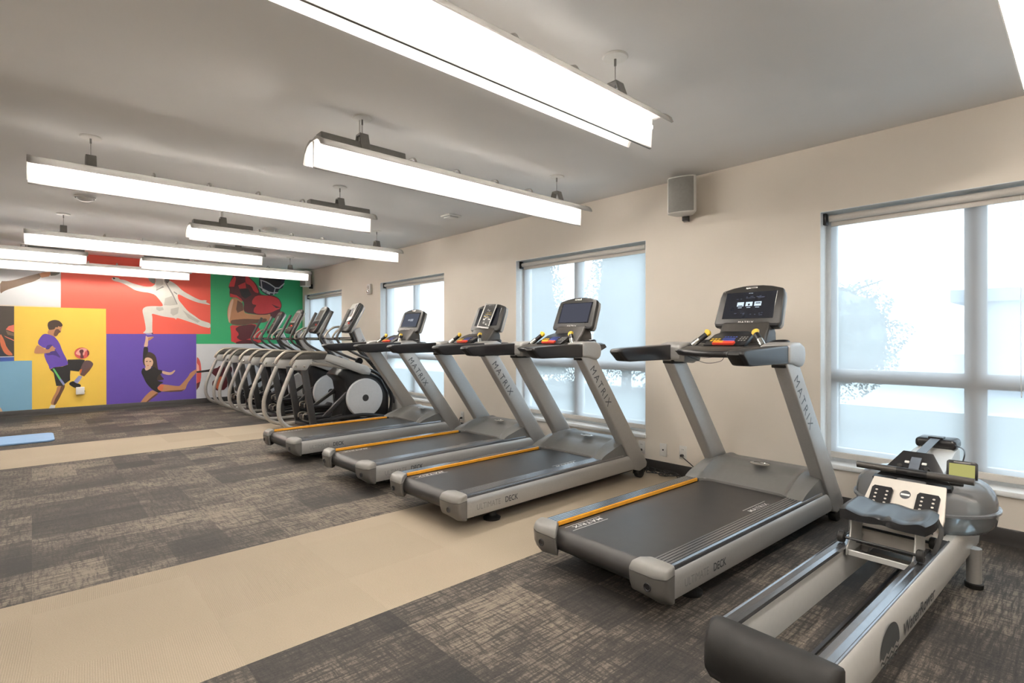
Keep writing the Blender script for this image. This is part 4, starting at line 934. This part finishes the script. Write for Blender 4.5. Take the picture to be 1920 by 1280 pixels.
# ------------------------------------------------------------------ elliptical trainers
def make_elliptical():
    t = thing('elliptical_trainer', 'x', 'elliptical trainer', group='elliptical trainers near the mural')
    hw = .29
    for s in (1, -1):
        y = s * hw
        ft = smooth([(1.35, y, .030), (.9, y, .030), (.34, y, .032), (.20, y, .045), (.09, y, .095), (.02, y, .185), (0, y, .30), (.015, y, .42), (.055, y, .54), (.11, y, .68), (.17, y, .82)], 4)
        MB().tube(ft, .026, 12).build('frame_tube', TUBES, t)
        g = smooth([(.15, y, .86), (.165, y, .91), (.215, y, .968), (.275, y, 1.012), (.33, y, 1.025), (.46, y, 1.022), (.62, y, 1.012)], 4)
        MB().tube(g, .020, 10).build('guard_rail', BRNZ, t)
        ya, yb = sorted((s * (hw - .02), s * (hw + .024)))
        p = MB().prism([(.165, .80), (.33, .79), (.352, .80), (.425, .93), (.205, .93), (.165, .855)], 'y', ya, yb).build('side_plate', SILV, t, bevel=(.006, 2))
        q = MB()
        for x in (.205, .315): q.lathe([(0, .012), (.011, .010), (.016, .004), (.018, 0)], 12, M=Matrix.Translation((x, s * (hw + .024), .845)) @ Matrix.Rotation(-R(90) * s, 4, 'X'))
        q.build('bolts', CHROME, p)
        ya, yb = sorted((s * (hw - .05), s * (hw + .008)))
        MB().prism([(.20, .925), (.285, 1.005), (.63, 1.0), (.59, .925)], 'y', ya, yb).build('side_cover', BRN, t, bevel=(.008, 2))
        ya, yb = sorted((s * (hw - .05), s * (hw + .005)))
        MB().prism([(.285, .82), (.365, .82), (.495, .04), (.41, .04)], 'y', ya, yb).build('rear_post', GEARD, t, bevel=(.008, 2))
        ya, yb = sorted((s * .215, s * .285))
        MB().prism([(.43, .92), (.56, .985), (.68, .99), (1.22, .815), (1.275, .75), (1.25, .69), (1.15, .70), (.62, .90)], 'y', ya, yb).build('arm_beam', SILV, t, bevel=(.008, 2))
        ya, yb = sorted((s * .20, s * .25))
        MB().prism([(.45, .895), (.70, .862), (1.02, .79), (1.02, .76), (.70, .82), (.46, .855)], 'y', ya, yb).build('lower_beam', TUBES, t, bevel=(.008, 2))
        # pale flywheel cover
        M = Matrix.Translation((1.20, s * .235, .365)) @ Matrix.Rotation(-R(90) * s, 4, 'X')
        d = MB().lathe([(.275, -.02), (.275, .004), (.262, .018), (.10, .026), (.048, .024)], 40, M=M).build('flywheel_cover', DISC, t)
        MB().lathe([(.048, .024), (.044, .029), (0, .029)], 20, M=M).build('hub', GEARD, d)
        sr = smooth([(1.10, s * .25, .80), (1.32, s * .255, .735), (1.50, s * .255, .60), (1.60, s * .25, .42), (1.615, s * .24, .24), (1.57, s * .23, .06)], 5)
        MB().tube(sr, .024, 8).build('shroud_rail', BLK, t)
        # moving handlebar
        hb = smooth([(.95, s * .285, 1.60), (.87, s * .285, 1.44), (.80, s * .285, 1.30), (.765, s * .285, 1.225), (.785, s * .285, 1.16), (.86, s * .285, 1.09), (1.08, s * .275, .975), (1.34, s * .25, .87)], 4)
        r_ = [.024 if k < 9 else .018 for k in range(len(hb))]
        MB().tube(hb, r_, 10).build('handlebar', BRNG, t)
        fg = smooth([(1.05, s * .10, 1.20), (.86, s * .11, 1.195), (.79, s * .13, 1.205), (.775, s * .135, 1.235), (.82, s * .14, 1.30), (.90, s * .135, 1.36), (.985, s * .12, 1.375)], 4)
        MB().tube(fg, .0145, 9).build('fixed_grip', BRNZ, t)
        # pedal with linkage
        px, pz = (.34, .135) if s < 0 else (.46, .245)
        pdl = MB().prism([(px, pz), (px + .06, pz - .02), (px + .36, pz - .01), (px + .40, pz + .04), (px + .38, pz + .055), (px + .34, pz + .02), (px + .05, pz + .02), (px + .02, pz + .07), (px, pz + .06)], 'y', s * .055, s * .215).build('pedal', BLK, t, bevel=(.008, 2))
        eg = MB()
        for yy in (s * .05, s * .22): eg.tube(smooth([(px - .005, yy, pz + .02), (px + .0, yy, pz + .07), (px + .06, yy, pz + .085), (px + .12, yy, pz + .05)], 4), .009, 7)
        eg.build('pedal_edge', BRNZ, pdl)
        MB().prism([(px + .10, pz - .035), (px + .62, pz + .02), (1.32, .26), (1.32, .21), (px + .60, pz - .03), (px + .10, pz - .08)], 'y', s * .11, s * .16).build('pedal_arm', BLK, t, bevel=(.01, 2))
        MB().prism([(.60, pz + .02), (.65, pz), (1.06, .50), (1.04, .555)], 'y', s * .165, s * .205).build('link_arm', GEARD, t, bevel=(.008, 2))
        MB().tube(smooth([(.47, s * .25, .10), (.95, s * .255, .125), (1.15, s * .255, .13), (1.35, s * .25, .105), (1.62, s * .23, .045)], 4), .025, 8).build('floor_rail', BLK, t)
        MB().lathe([(0, -.03), (.050, -.028), (.056, 0), (.050, .028), (0, .03)], 20, M=Matrix.Translation((1.345, s * .245, .865)) @ Matrix.Rotation(R(90), 4, 'X')).build('pivot_cap', BLK, t)
    MB().box(.40, .48, -.26, .26, .02, .075).build('rear_crossbar', BLK, t, bevel=(.01, 2))
    MB().box(1.55, 1.66, -.30, .30, .0, .07).build('front_foot', BLK, t, bevel=(.015, 2))
    MB().prism([(.88, .05), (.945, .40), (.90, .62), (.80, .70), (.93, .80), (1.22, .76), (1.48, .64), (1.60, .42), (1.60, .05)], 'y', -.205, .205).build('tower_shroud', BLK, t, bevel=(.03, 3))
    ms = [(1.875, .0), (1.85, .28), (1.735, .56), (1.545, .815), (1.29, 1.09), (1.165, 1.34)]
    mp_ = smooth([(x, 0, z) for x, z in ms], 4); secs = []
    for k, p in enumerate(mp_):
        a = mp_[max(0, k - 1)]; c = mp_[min(len(mp_) - 1, k + 1)]; d = (c - a).normalized(); nn = Vector((d.z, 0, -d.x))
        wy = .085 - .02 * k / len(mp_); wd = .075 - .02 * k / len(mp_)
        secs.append([p + nn * wd * u + Vector((0, wy * v, 0)) for u, v in ((-1, -.8), (-.8, -1), (.8, -1), (1, -.8), (1, .8), (.8, 1), (-.8, 1), (-1, .8))])
    ma = MB().loft(secs).build('mast', MASTM, t, angle=40)
    d = Vector((1.545 - 1.29, 0, .815 - 1.09)).normalized()
    lb = MB(); lb.text('MATRIX', .055, frame(Vector((1.235, -.0745, 1.19)) - Vector((-d.z, 0, d.x)) * .02, d, (-d.z, 0, d.x)), space=1.2); lb.build('lettering', LETD, ma, flat=True)
    secs = []
    for k, p in enumerate(mp_[4:]):
        secs.append([p + Vector((-.075, y, -.055)) for y in (-.05, .05)] + [p + Vector((-.055, y, -.035)) for y in (.05, -.05)])
    MB().loft(secs).build('mast_channel', GEARD, t)
    MB().tube([(.80, -.285, 1.205), (.80, .285, 1.205)], .012, 8).build('grip_crossbar', BLK, t)
    MB().tube([(.86, 0, 1.20), (1.24, 0, 1.20)], .022, 8).build('grip_stem', BLK, t)
    td = Vector((.235, 0, .42)).normalized(); Mc = frame((.985, 0, 1.305), (0, -1, 0), td)
    pl = [(.10, 0), (.125, .03), (.135, .12), (.132, .40), (.115, .455), (.06, .475)]
    pl = pl + [(-x, y) for x, y in pl[::-1]]
    cs = MB().prism(pl, 'z', -.045, .006, M=Mc).build('console', BEZ, t, bevel=(.012, 3))
    MB().prism([(x * .97, y * .95 + .01) for x, y in pl], 'z', -.085, -.046, M=Mc).build('console_back', SILV, cs, bevel=(.02, 3))
    MB().box(-.10, .10, .20, .44, .006, .010, M=Mc).build('console_face', SILVD, cs, bevel=(.003, 1))
    MB().box(-.085, .085, .225, .40, .010, .012, M=Mc).build('display', mat('grey_lcd', (.16, .145, .135), .25, noise=.2), cs)
    MB().box(-.11, .11, .15, .185, -.006, .0065, M=Mc).build('reading_rack', BLK, cs)
    kb = MB()
    for r in range(3):
        for c in range(5): kb.box(-.08 + c * .034, -.06 + c * .034, .05 + r * .026, .064 + r * .026, .006, .009, M=Mc)
    kb.build('keys', SILVD, cs)
    kn = MB().lathe([(.0, .02), (.014, .02), (.017, .006)], 12, M=Mc @ Matrix.Translation((.06, .13, 0)))
    kn.build('knob', RED, cs)
    return t, Mc
GEARD = mat('charcoal_metal', (.045, .045, .047), .42, metal=.3)
BRNG = mat('rubber_grip', (.048, .044, .040), .36, noise=.08)
MASTM = mat('pale_silver_paint', (.52, .53, .54), .33, metal=.3, noise=.02)
E1, MCON = make_elliptical()
EL = [(2.30, 7.20, 0, 'elliptical trainer beside the farthest treadmill, with a loose sheet on its console'),
      (2.30, 8.37, 0, 'second elliptical trainer from the treadmills, its console in front of the last window'),
      (2.30, 9.45, 0, 'third elliptical trainer from the treadmills, its console in front of the green mural panel'),
      (2.30, 10.40, 0, 'elliptical trainer right against the mural wall')]
ES = [E1] + [copy_tree(E1) for _ in range(3)]
for o, (x, y, a, lab) in zip(ES, EL):
    o.location = (x, y, 0); o.rotation_euler = (0, 0, R(a)); o['label'] = lab
Mq = Matrix.Translation((2.30, 7.20, 0)) @ MCON @ Matrix.Translation((0, .31, .016)) @ Matrix.Rotation(R(5), 4, 'Z')
t = thing('notice_sheet', 'white printed sheet in a sleeve resting on the nearest elliptical console', 'sheet', Mq.translation); t.matrix_basis = Mq
s_ = MB(); s_.loft([[(x, y, .012 * (x / .1) ** 2 + .004 * math.sin(y * 30)) for x in (-.1, -.05, 0, .05, .1)] for y in (-.15, -.08, 0, .08, .15)], closed=False); sh_ = s_.build('paper', mat('paper_white', (.74, .72, .68), .3, noise=.03), t)
s_ = MB(); s_.add([(-.06, .05, .010), (.0, .07, .009), (.03, -.02, .010), (-.02, -.09, .010), (-.07, -.04, .012)], [(0, 1, 2, 3, 4)]); s_.add([(.04, .11, .012), (.08, .12, .014), (.07, .0, .014), (.05, .02, .012)], [(0, 1, 2, 3)]); s_.build('print', LETD, sh_, flat=True)
# ------------------------------------------------------------------ rowing machine (x forward to the wall, origin rear centre)
RW = thing('rowing_machine', 'white and black water rowing machine with a clear water tank, beside the nearest window', 'rowing machine', (1.55, .640, 0), R(-1.9))
BLT = mat('blue_grey_strap', (.10, .12, .15), .45)
for s in (1, -1):
    ya, yb = .128, .172
    pr = [(ya, .150), (ya, .300), (ya + .004, .306), (yb - .006, .306), (yb, .298), (yb + .007, .25), (yb + .008, .21), (yb + .004, .165), (yb - .004, .150)]
    rl = MB().prism([(s * a, c) for a, c in pr], 'x', .05, 2.02).build('side_rail', WHALU, RW, angle=50)
    tp = [(ya - .012, .298), (ya - .012, .312), (ya + .004, .3135), (ya + .008, .3105), (yb - .016, .3105), (yb - .012, .3135), (yb - .008, .312), (yb - .008, .3055), (ya, .3055), (ya, .298)]
    MB().prism([(s * a, c) for a, c in tp], 'x', .075, 1.44).build('seat_track', ALUD, rl, angle=25)
    MB().box(.066, .085, s * .108 if s > 0 else -.128, .128 if s > 0 else -.108, .270, .312).build('track_stop', BLK, rl, bevel=(.003, 1))
    if s < 0:
        lg = MB(); M = frame((.648, -.1806, .186), (1, 0, 0), (0, -.04, 1)); lg.text('WaterRower', .066, M, bold=.0012, sx=1.22)
        lg.build('lettering', LETD, rl, flat=True)
        lm = MB(); top = circle(.50, .205, .105, .078, 20, 0, PI)
        top = [(x, -.1808 + .0 * z, z) for x, z in top]
        wv = [(.395 + .21 * k / 12, -.1808, .198 + .007 * math.sin(k * PI / 1.5)) for k in range(13)]
        lm.add(top + wv, [tuple(range(len(top) + len(wv)))])
        for q in (1, 2):
            a_ = [(.395 + .01 * q + (.21 - .02 * q) * k / 16, -.1808, .205 - .017 * q + .006 * math.sin(k * PI / 2)) for k in range(17)]
            lm.add(a_ + [(x, y, z - .007) for x, y, z in a_[::-1]], [tuple(range(34))])
        lm.build('wave_logo', LETD, rl, flat=True)
    leg = MB().loft([[(1.83 + .032 * u, s * .186 + .030 * v, z) for u, v in circle(0, 0, 1, 1, 16)] for z in (.018, .19)]).build('front_leg', SILV, RW)
    MB().loft([[(1.83 + r * u, s * .186 + r * v, z) for u, v in circle(0, 0, 1, 1, 16)] for z, r in ((0, .036), (.022, .038), (.026, .034))]).build('rubber_foot', BLKM, leg)
    MB().box(.07, .13, s * .13 if s > 0 else -.165, .165 if s > 0 else -.13, .0, .15).build('rear_foot', BLKM, RW, bevel=(.008, 2))
MB().lathe([(0, .03), (.012, .026), (.018, .0), (.018, -.01)], 14, M=Matrix.Translation((.085, -.180, .205)) @ Matrix.Rotation(R(90), 4, 'X')).build('side_knob', WHITEP, RW)
# padded end
secs = []
for y, k in [(-.186, .0), (-.182, .6), (-.165, .9), (-.10, 1), (0, 1.08), (.10, 1), (.165, .9), (.182, .6), (.186, .0)]:
    e = .012 * (1 - min(1, k))
    secs.append([(.075, y, .145 + e), (.060 - .06 * k, y, .150 + e), (.045 - .075 * k, y, .19), (.045 - .070 * k, y, .255), (.055 - .055 * k, y, .30 - e), (.064 - .03 * k, y, .319 - e), (.078, y, .316 - e)])
MB().loft(secs).build('end_pad', BLKM, RW, angle=60)
MB().box(.075, .083, -.128, .128, .15, .305).build('end_plate', ALU, RW)
MB().box(.08, 1.5, -.006, .006, .150, .160).build('centre_cord', BLK, RW)
MB().box(1.40, 1.46, -.128, .128, .152, .19).build('cross_member', SILV, RW)
MB().box(1.80, 1.86, -.17, .17, .17, .205).build('cross_member', SILV, RW)
# water tank (clear shells), water and paddle
TC = Matrix.Translation((1.77, 0, -.022))
prof = [(.0, .315), (.20, .316), (.245, .325), (.266, .35), (.272, .385), (.272, .408), (.281, .411), (.281, .424), (.272, .427), (.271, .455), (.262, .495), (.238, .528), (.20, .548), (.12, .556), (.0, .556)]
prof = [(r * 1.035, z) for r, z in prof]
tk = MB().lathe(prof, 56, M=TC).build('water_tank', TANK, RW, angle=60)
MB().lathe([(.287, .4105), (.294, .4125), (.294, .4225), (.287, .4245)], 56, M=TC).build('tank_flange', sheer('tank_seam', (.85, .86, .88), .7, (.7, .72, .75), .4, gloss=.5, rough=.05), tk)
MB().lathe([(.0, .320), (.20, .321), (.242, .33), (.262, .352), (.267, .385), (.267, .392), (.0, .392)], 48, M=TC).build('water', WATER, tk, angle=60)
pd = MB(); pd.cyl((1.77, 0, .31), (1.77, 0, .53), .016, 14)
for k in range(3):
    M = TC @ Matrix.Rotation(R(120 * k + 20), 4, 'Z'); pd.box(.02, .18, -.004, .004, .36, .45, M=M)
pd.build('paddle', mat('paddle_plastic', (.45, .46, .48), .4), tk)
# foot board and foot plates
fd = Vector((.275, 0, .235)).normalized(); MF = frame((1.265, 0, .318), (0, -1, 0), fd)
fb = [(-.122, -.06), (.122, -.06), (.150, .03), (.157, .15), (.140, .325), (-.140, .325), (-.157, .15), (-.150, .03)]
fbd = MB().prism(fb, 'z', -.014, .0, M=MF).build('foot_board', CREAM, RW, bevel=(.004, 2))
lo = MB(); lo.add([MF @ Vector((x, y, .0006)) for x, y in circle(0, .245, .021, .024, 24)], [tuple(range(24))]); lo.build('badge', LETD, fbd, flat=True)
lo = MB(); lo.box(-.017, .017, .240, .250, .0007, .0009, M=MF); lo.build('badge_band', LETW, fbd, flat=True)
MF0 = MF
for s in (1, -1):
    cx = s * -.088; MF = MF0 @ Matrix.Translation((0, .065, 0))
    fp = MB(); fp.prism([(cx - .042, .0), (cx + .042, .0), (cx + .042, .185), (cx + .034, .198), (cx - .034, .198), (cx - .042, .185)], 'z', .001, .012, M=MF)
    for k in range(5):
        for q in (-1, 1): fp.prism(circle(cx + q * .021, .085 + k * .022, .0055, .0045, 10), 'z', .0115, .0126, m=1, M=MF)
    fp = fp.build('foot_plate', [BLK, CREAM], RW)
    MB().box(cx - .056, cx + .056, .048, .074, .004, .020, M=MF).build('heel_rest', BLK, fp, bevel=(.004, 2))
    MB().tube(smooth([MF @ Vector(p) for p in [(cx - .05, .06, .01), (cx - .045, .055, .05), (cx, .05, .065), (cx + .045, .055, .05), (cx + .05, .06, .01)]], 4), .010, 6, sy=.35).build('foot_strap', BLKM, fp)
    st = smooth([MF @ Vector(p) for p in [(cx + s * -.05, .06, .014), (cx + s * -.075, .0, .035), (cx + s * -.07, -.07, .03), (cx + s * -.06, -.11, .02)]], 5)
    MB().tube(st, .010, 6, sy=.4).build('strap_tail', BLKM, fp)
    MB().box(1.27, 1.58, s * .10 if s > 0 else -.128, .128 if s > 0 else -.10, .225, .262).build('board_support', SILV, RW, bevel=(.004, 1))
# hood plate with rollers and handle
hd_ = Vector((.09, 0, .10)).normalized(); MH = frame((1.565, 0, .522), (0, -1, 0), hd_)
hp = MB().prism([(-.150, 0), (.150, 0), (.132, .028), (.06, .165), (-.06, .165), (-.132, .028)], 'z', -.012, .0, M=MH).build('hood_plate', BLK, RW, bevel=(.004, 2))
for s in (1, -1):
    MB().cyl(MH @ Vector((s * .052, .055, .0)), MH @ Vector((s * .052, .055, .035)), .013, 12).build('bumper', BLKM, hp, bevel=(.003, 1))
    MB().box(s * .034 - .010, s * .034 + .010, .092, .106, .0, .005, M=MH).build('guide', WHITEP, hp, bevel=(.003, 1))
MB().loft([[(1.53, -.152 + .304 * k / 12, .520 - .018 * math.sin(k * PI / 12)), (1.575, -.152 + .304 * k / 12, .528), (1.585, -.152 + .304 * k / 12, .512), (1.545, -.152 + .304 * k / 12, .500 - .018 * math.sin(k * PI / 12))] for k in range(13)]).build('hood_skirt', BLK, RW, angle=50)
MB().tube([(1.565, -.228, .562), (1.565, -.004, .562)], .0165, 16).build('pull_handle', BRNG, RW)
MB().tube([(1.565, .004, .562), (1.565, .228, .562)], .0165, 16).build('pull_handle', BRNG, RW)
MB().tube([(1.565, -.06, .562), (1.565, .06, .562)], .0172, 16).build('handle_joint', BLK, RW)
# strap, pillar and its cap
sb = smooth([(1.58, 0, .562), (1.64, 0, .612), (1.72, 0, .630), (2.04, 0, .668)], 5)
b = MB(); b.loft([[p + Vector((0, y, z)) for y, z in ((-.02, 0), (.02, 0), (.02, .002), (-.02, .002))] for p in sb]); b.build('pull_strap', BLT, RW)
secs = [[(x, y * wy, z) for y, z in ((-1, zb), (1, zb), (1, zt - .01), (.8, zt), (-.8, zt), (-1, zt - .01))] for x, wy, zb, zt in ((1.64, .10, .50, .555), (1.80, .095, .515, .585), (2.0, .085, .53, .618), (2.12, .080, .52, .622), (2.15, .080, .48, .61))]
MB().loft(secs).build('pillar_cover', WHALU, RW, angle=45)
MB().box(2.06, 2.14, -.055, .055, .16, .54).build('pillar_post', WHALU, RW, bevel=(.008, 2))
MB().box(2.01, 2.15, -.088, .088, .614, .668).build('pillar_cap', BLK, RW, bevel=(.020, 4))
MB().prism([(2.02, .664), (2.08, .664), (2.08, .676), (2.02, .676)], 'y', -.032, .032).build('strap_guide', BLK, RW, bevel=(.003, 1))
# monitor
Mm = frame((1.64, -.172, .588), (.08, -1, 0), (.30, 0, .95))
mn = MB().prism([(-.056, -.034), (.056, -.034), (.056, .040), (.048, .048), (-.048, .048), (-.056, .040)], 'z', -.018, .002, M=Mm).build('monitor', BLK, RW, bevel=(.004, 2))
MB().box(-.046, .046, -.026, .032, .002, .0028, M=Mm).build('monitor_display', LCD, mn, flat=True)
MB().box(-.03, .03, .037, .042, .002, .0026, M=Mm).build('monitor_label', LETG, mn, flat=True)
MB().tube([Mm @ Vector((0, -.03, -.01)), Mm @ Vector((.0, -.06, -.02)), (1.60, -.12, .53)], .010, 8).build('monitor_arm', BLK, mn)
MB().tube(smooth([Mm @ Vector((0, .04, -.012)), (1.70, -.172, .655), (1.80, -.15, .665), (1.98, -.09, .65)], 6), .003, 6).build('monitor_cable', BLK, mn)
# seat on its carriage
SX = 1.185
nx, ny = 10, 24
def seat_z(u, v):      # u along x (0 rear .. 1 front), v across (-1..1)
    z = .460 - .013 * math.exp(-((abs(v) - .45) / .28) ** 2) * (1 - .25 * u)
    z -= .020 * math.exp(-(v / .16) ** 2) * (1 - u) ** 2.2
    z += .010 * abs(v) ** 4 - .012 * max(0, abs(v) - .86) / .14
    z += .012 * u ** 3
    return z
top = []; bot = []
for i in range(nx + 1):
    u = i / nx
    for j in range(ny + 1):
        v = -1 + 2 * j / ny
        hw_ = .165 - .012 * (2 * u - 1) ** 2 - .010 * (u > .95)
        x = SX - .105 + .225 * u + .024 * math.exp(-(v / .20) ** 2) * (1 - u) - .012 * v * v * (1 - u) * 0
        ed = max(abs(v) > .99, i in (0, nx))
        top.append((x, v * hw_, seat_z(u, v) - (.006 if ed else 0))); bot.append((x, v * hw_ * .985, .414))
b = MB(); b.v = top + bot; K = (nx + 1) * (ny + 1)
for i in range(nx):
    for j in range(ny):
        a = i * (ny + 1) + j; f = (a, a + ny + 1, a + ny + 2, a + 1)
        b.f.append(f); b.m.append(0); b.f.append(tuple(q + K for q in f[::-1])); b.m.append(0)
ring = [i * (ny + 1) for i in range(nx + 1)] + [nx * (ny + 1) + j for j in range(1, ny + 1)] + [i * (ny + 1) + ny for i in range(nx - 1, -1, -1)] + [j for j in range(ny - 1, 0, -1)]
for k in range(len(ring)):
    a, c = ring[k], ring[(k + 1) % len(ring)]; b.f.append((a, c, c + K, a + K)); b.m.append(0)
SEATM = mat('black_seat_vinyl', (.016, .0165, .018), .27, noise=.08, bump=.08, bscale=500)
b.build('seat', SEATM, RW, angle=50)
cr = None
for s in (1, -1):
    ya, yb = sorted((s * .112, s * .118))
    MB().prism([(SX - .085, .416), (SX + .085, .416), (SX + .085, .386), (SX + .060, .356), (SX + .055, .318), (SX + .10, .295), (SX + .10, .268), (SX - .14, .268), (SX - .14, .300), (SX - .10, .330), (SX - .085, .37)], 'y', ya, yb).build('carriage_bracket', WHALU, RW, bevel=(.002, 1))
    for x in (SX - .12, SX + .085):
        wl = MB().lathe([(0, -.012), (.022, -.012), (.025, -.008), (.025, .008), (.022, .012), (0, .012)], 20, M=Matrix.Translation((x, s * .140, .338)) @ Matrix.Rotation(R(90), 4, 'X')).build('seat_wheel', BLKM, RW)
        MB().cyl((x, s * .150, .338), (x, s * .156, .338), .006, 10).build('axle_nut', CHROME, wl)
for x, z in ((SX - .12, .338), (SX + .085, .338), (SX - .02, .30)):
    MB().cyl((x, -.128, z), (x, .128, z), .006, 10).build('carriage_rod', BLK, RW)
MB().box(SX - .13, SX - .12, -.112, .112, .268, .292).build('carriage_plate', WHALU, RW, bevel=(.002, 1))

# ------------------------------------------------------------------ exercise mat at the left
t = thing('exercise_mat', 'light blue exercise mat lying on the carpet at the left edge', 'mat', (-.75, 8.52, 0))
MB().prism([(-1.0, -.33), (.90, -.33), (.935, -.30), (.95, -.25), (.95, .25), (.935, .30), (.90, .33), (-1.0, .33)], 'z', .001, .022).build('foam_pad', BLUEMAT, t, bevel=(.006, 3))
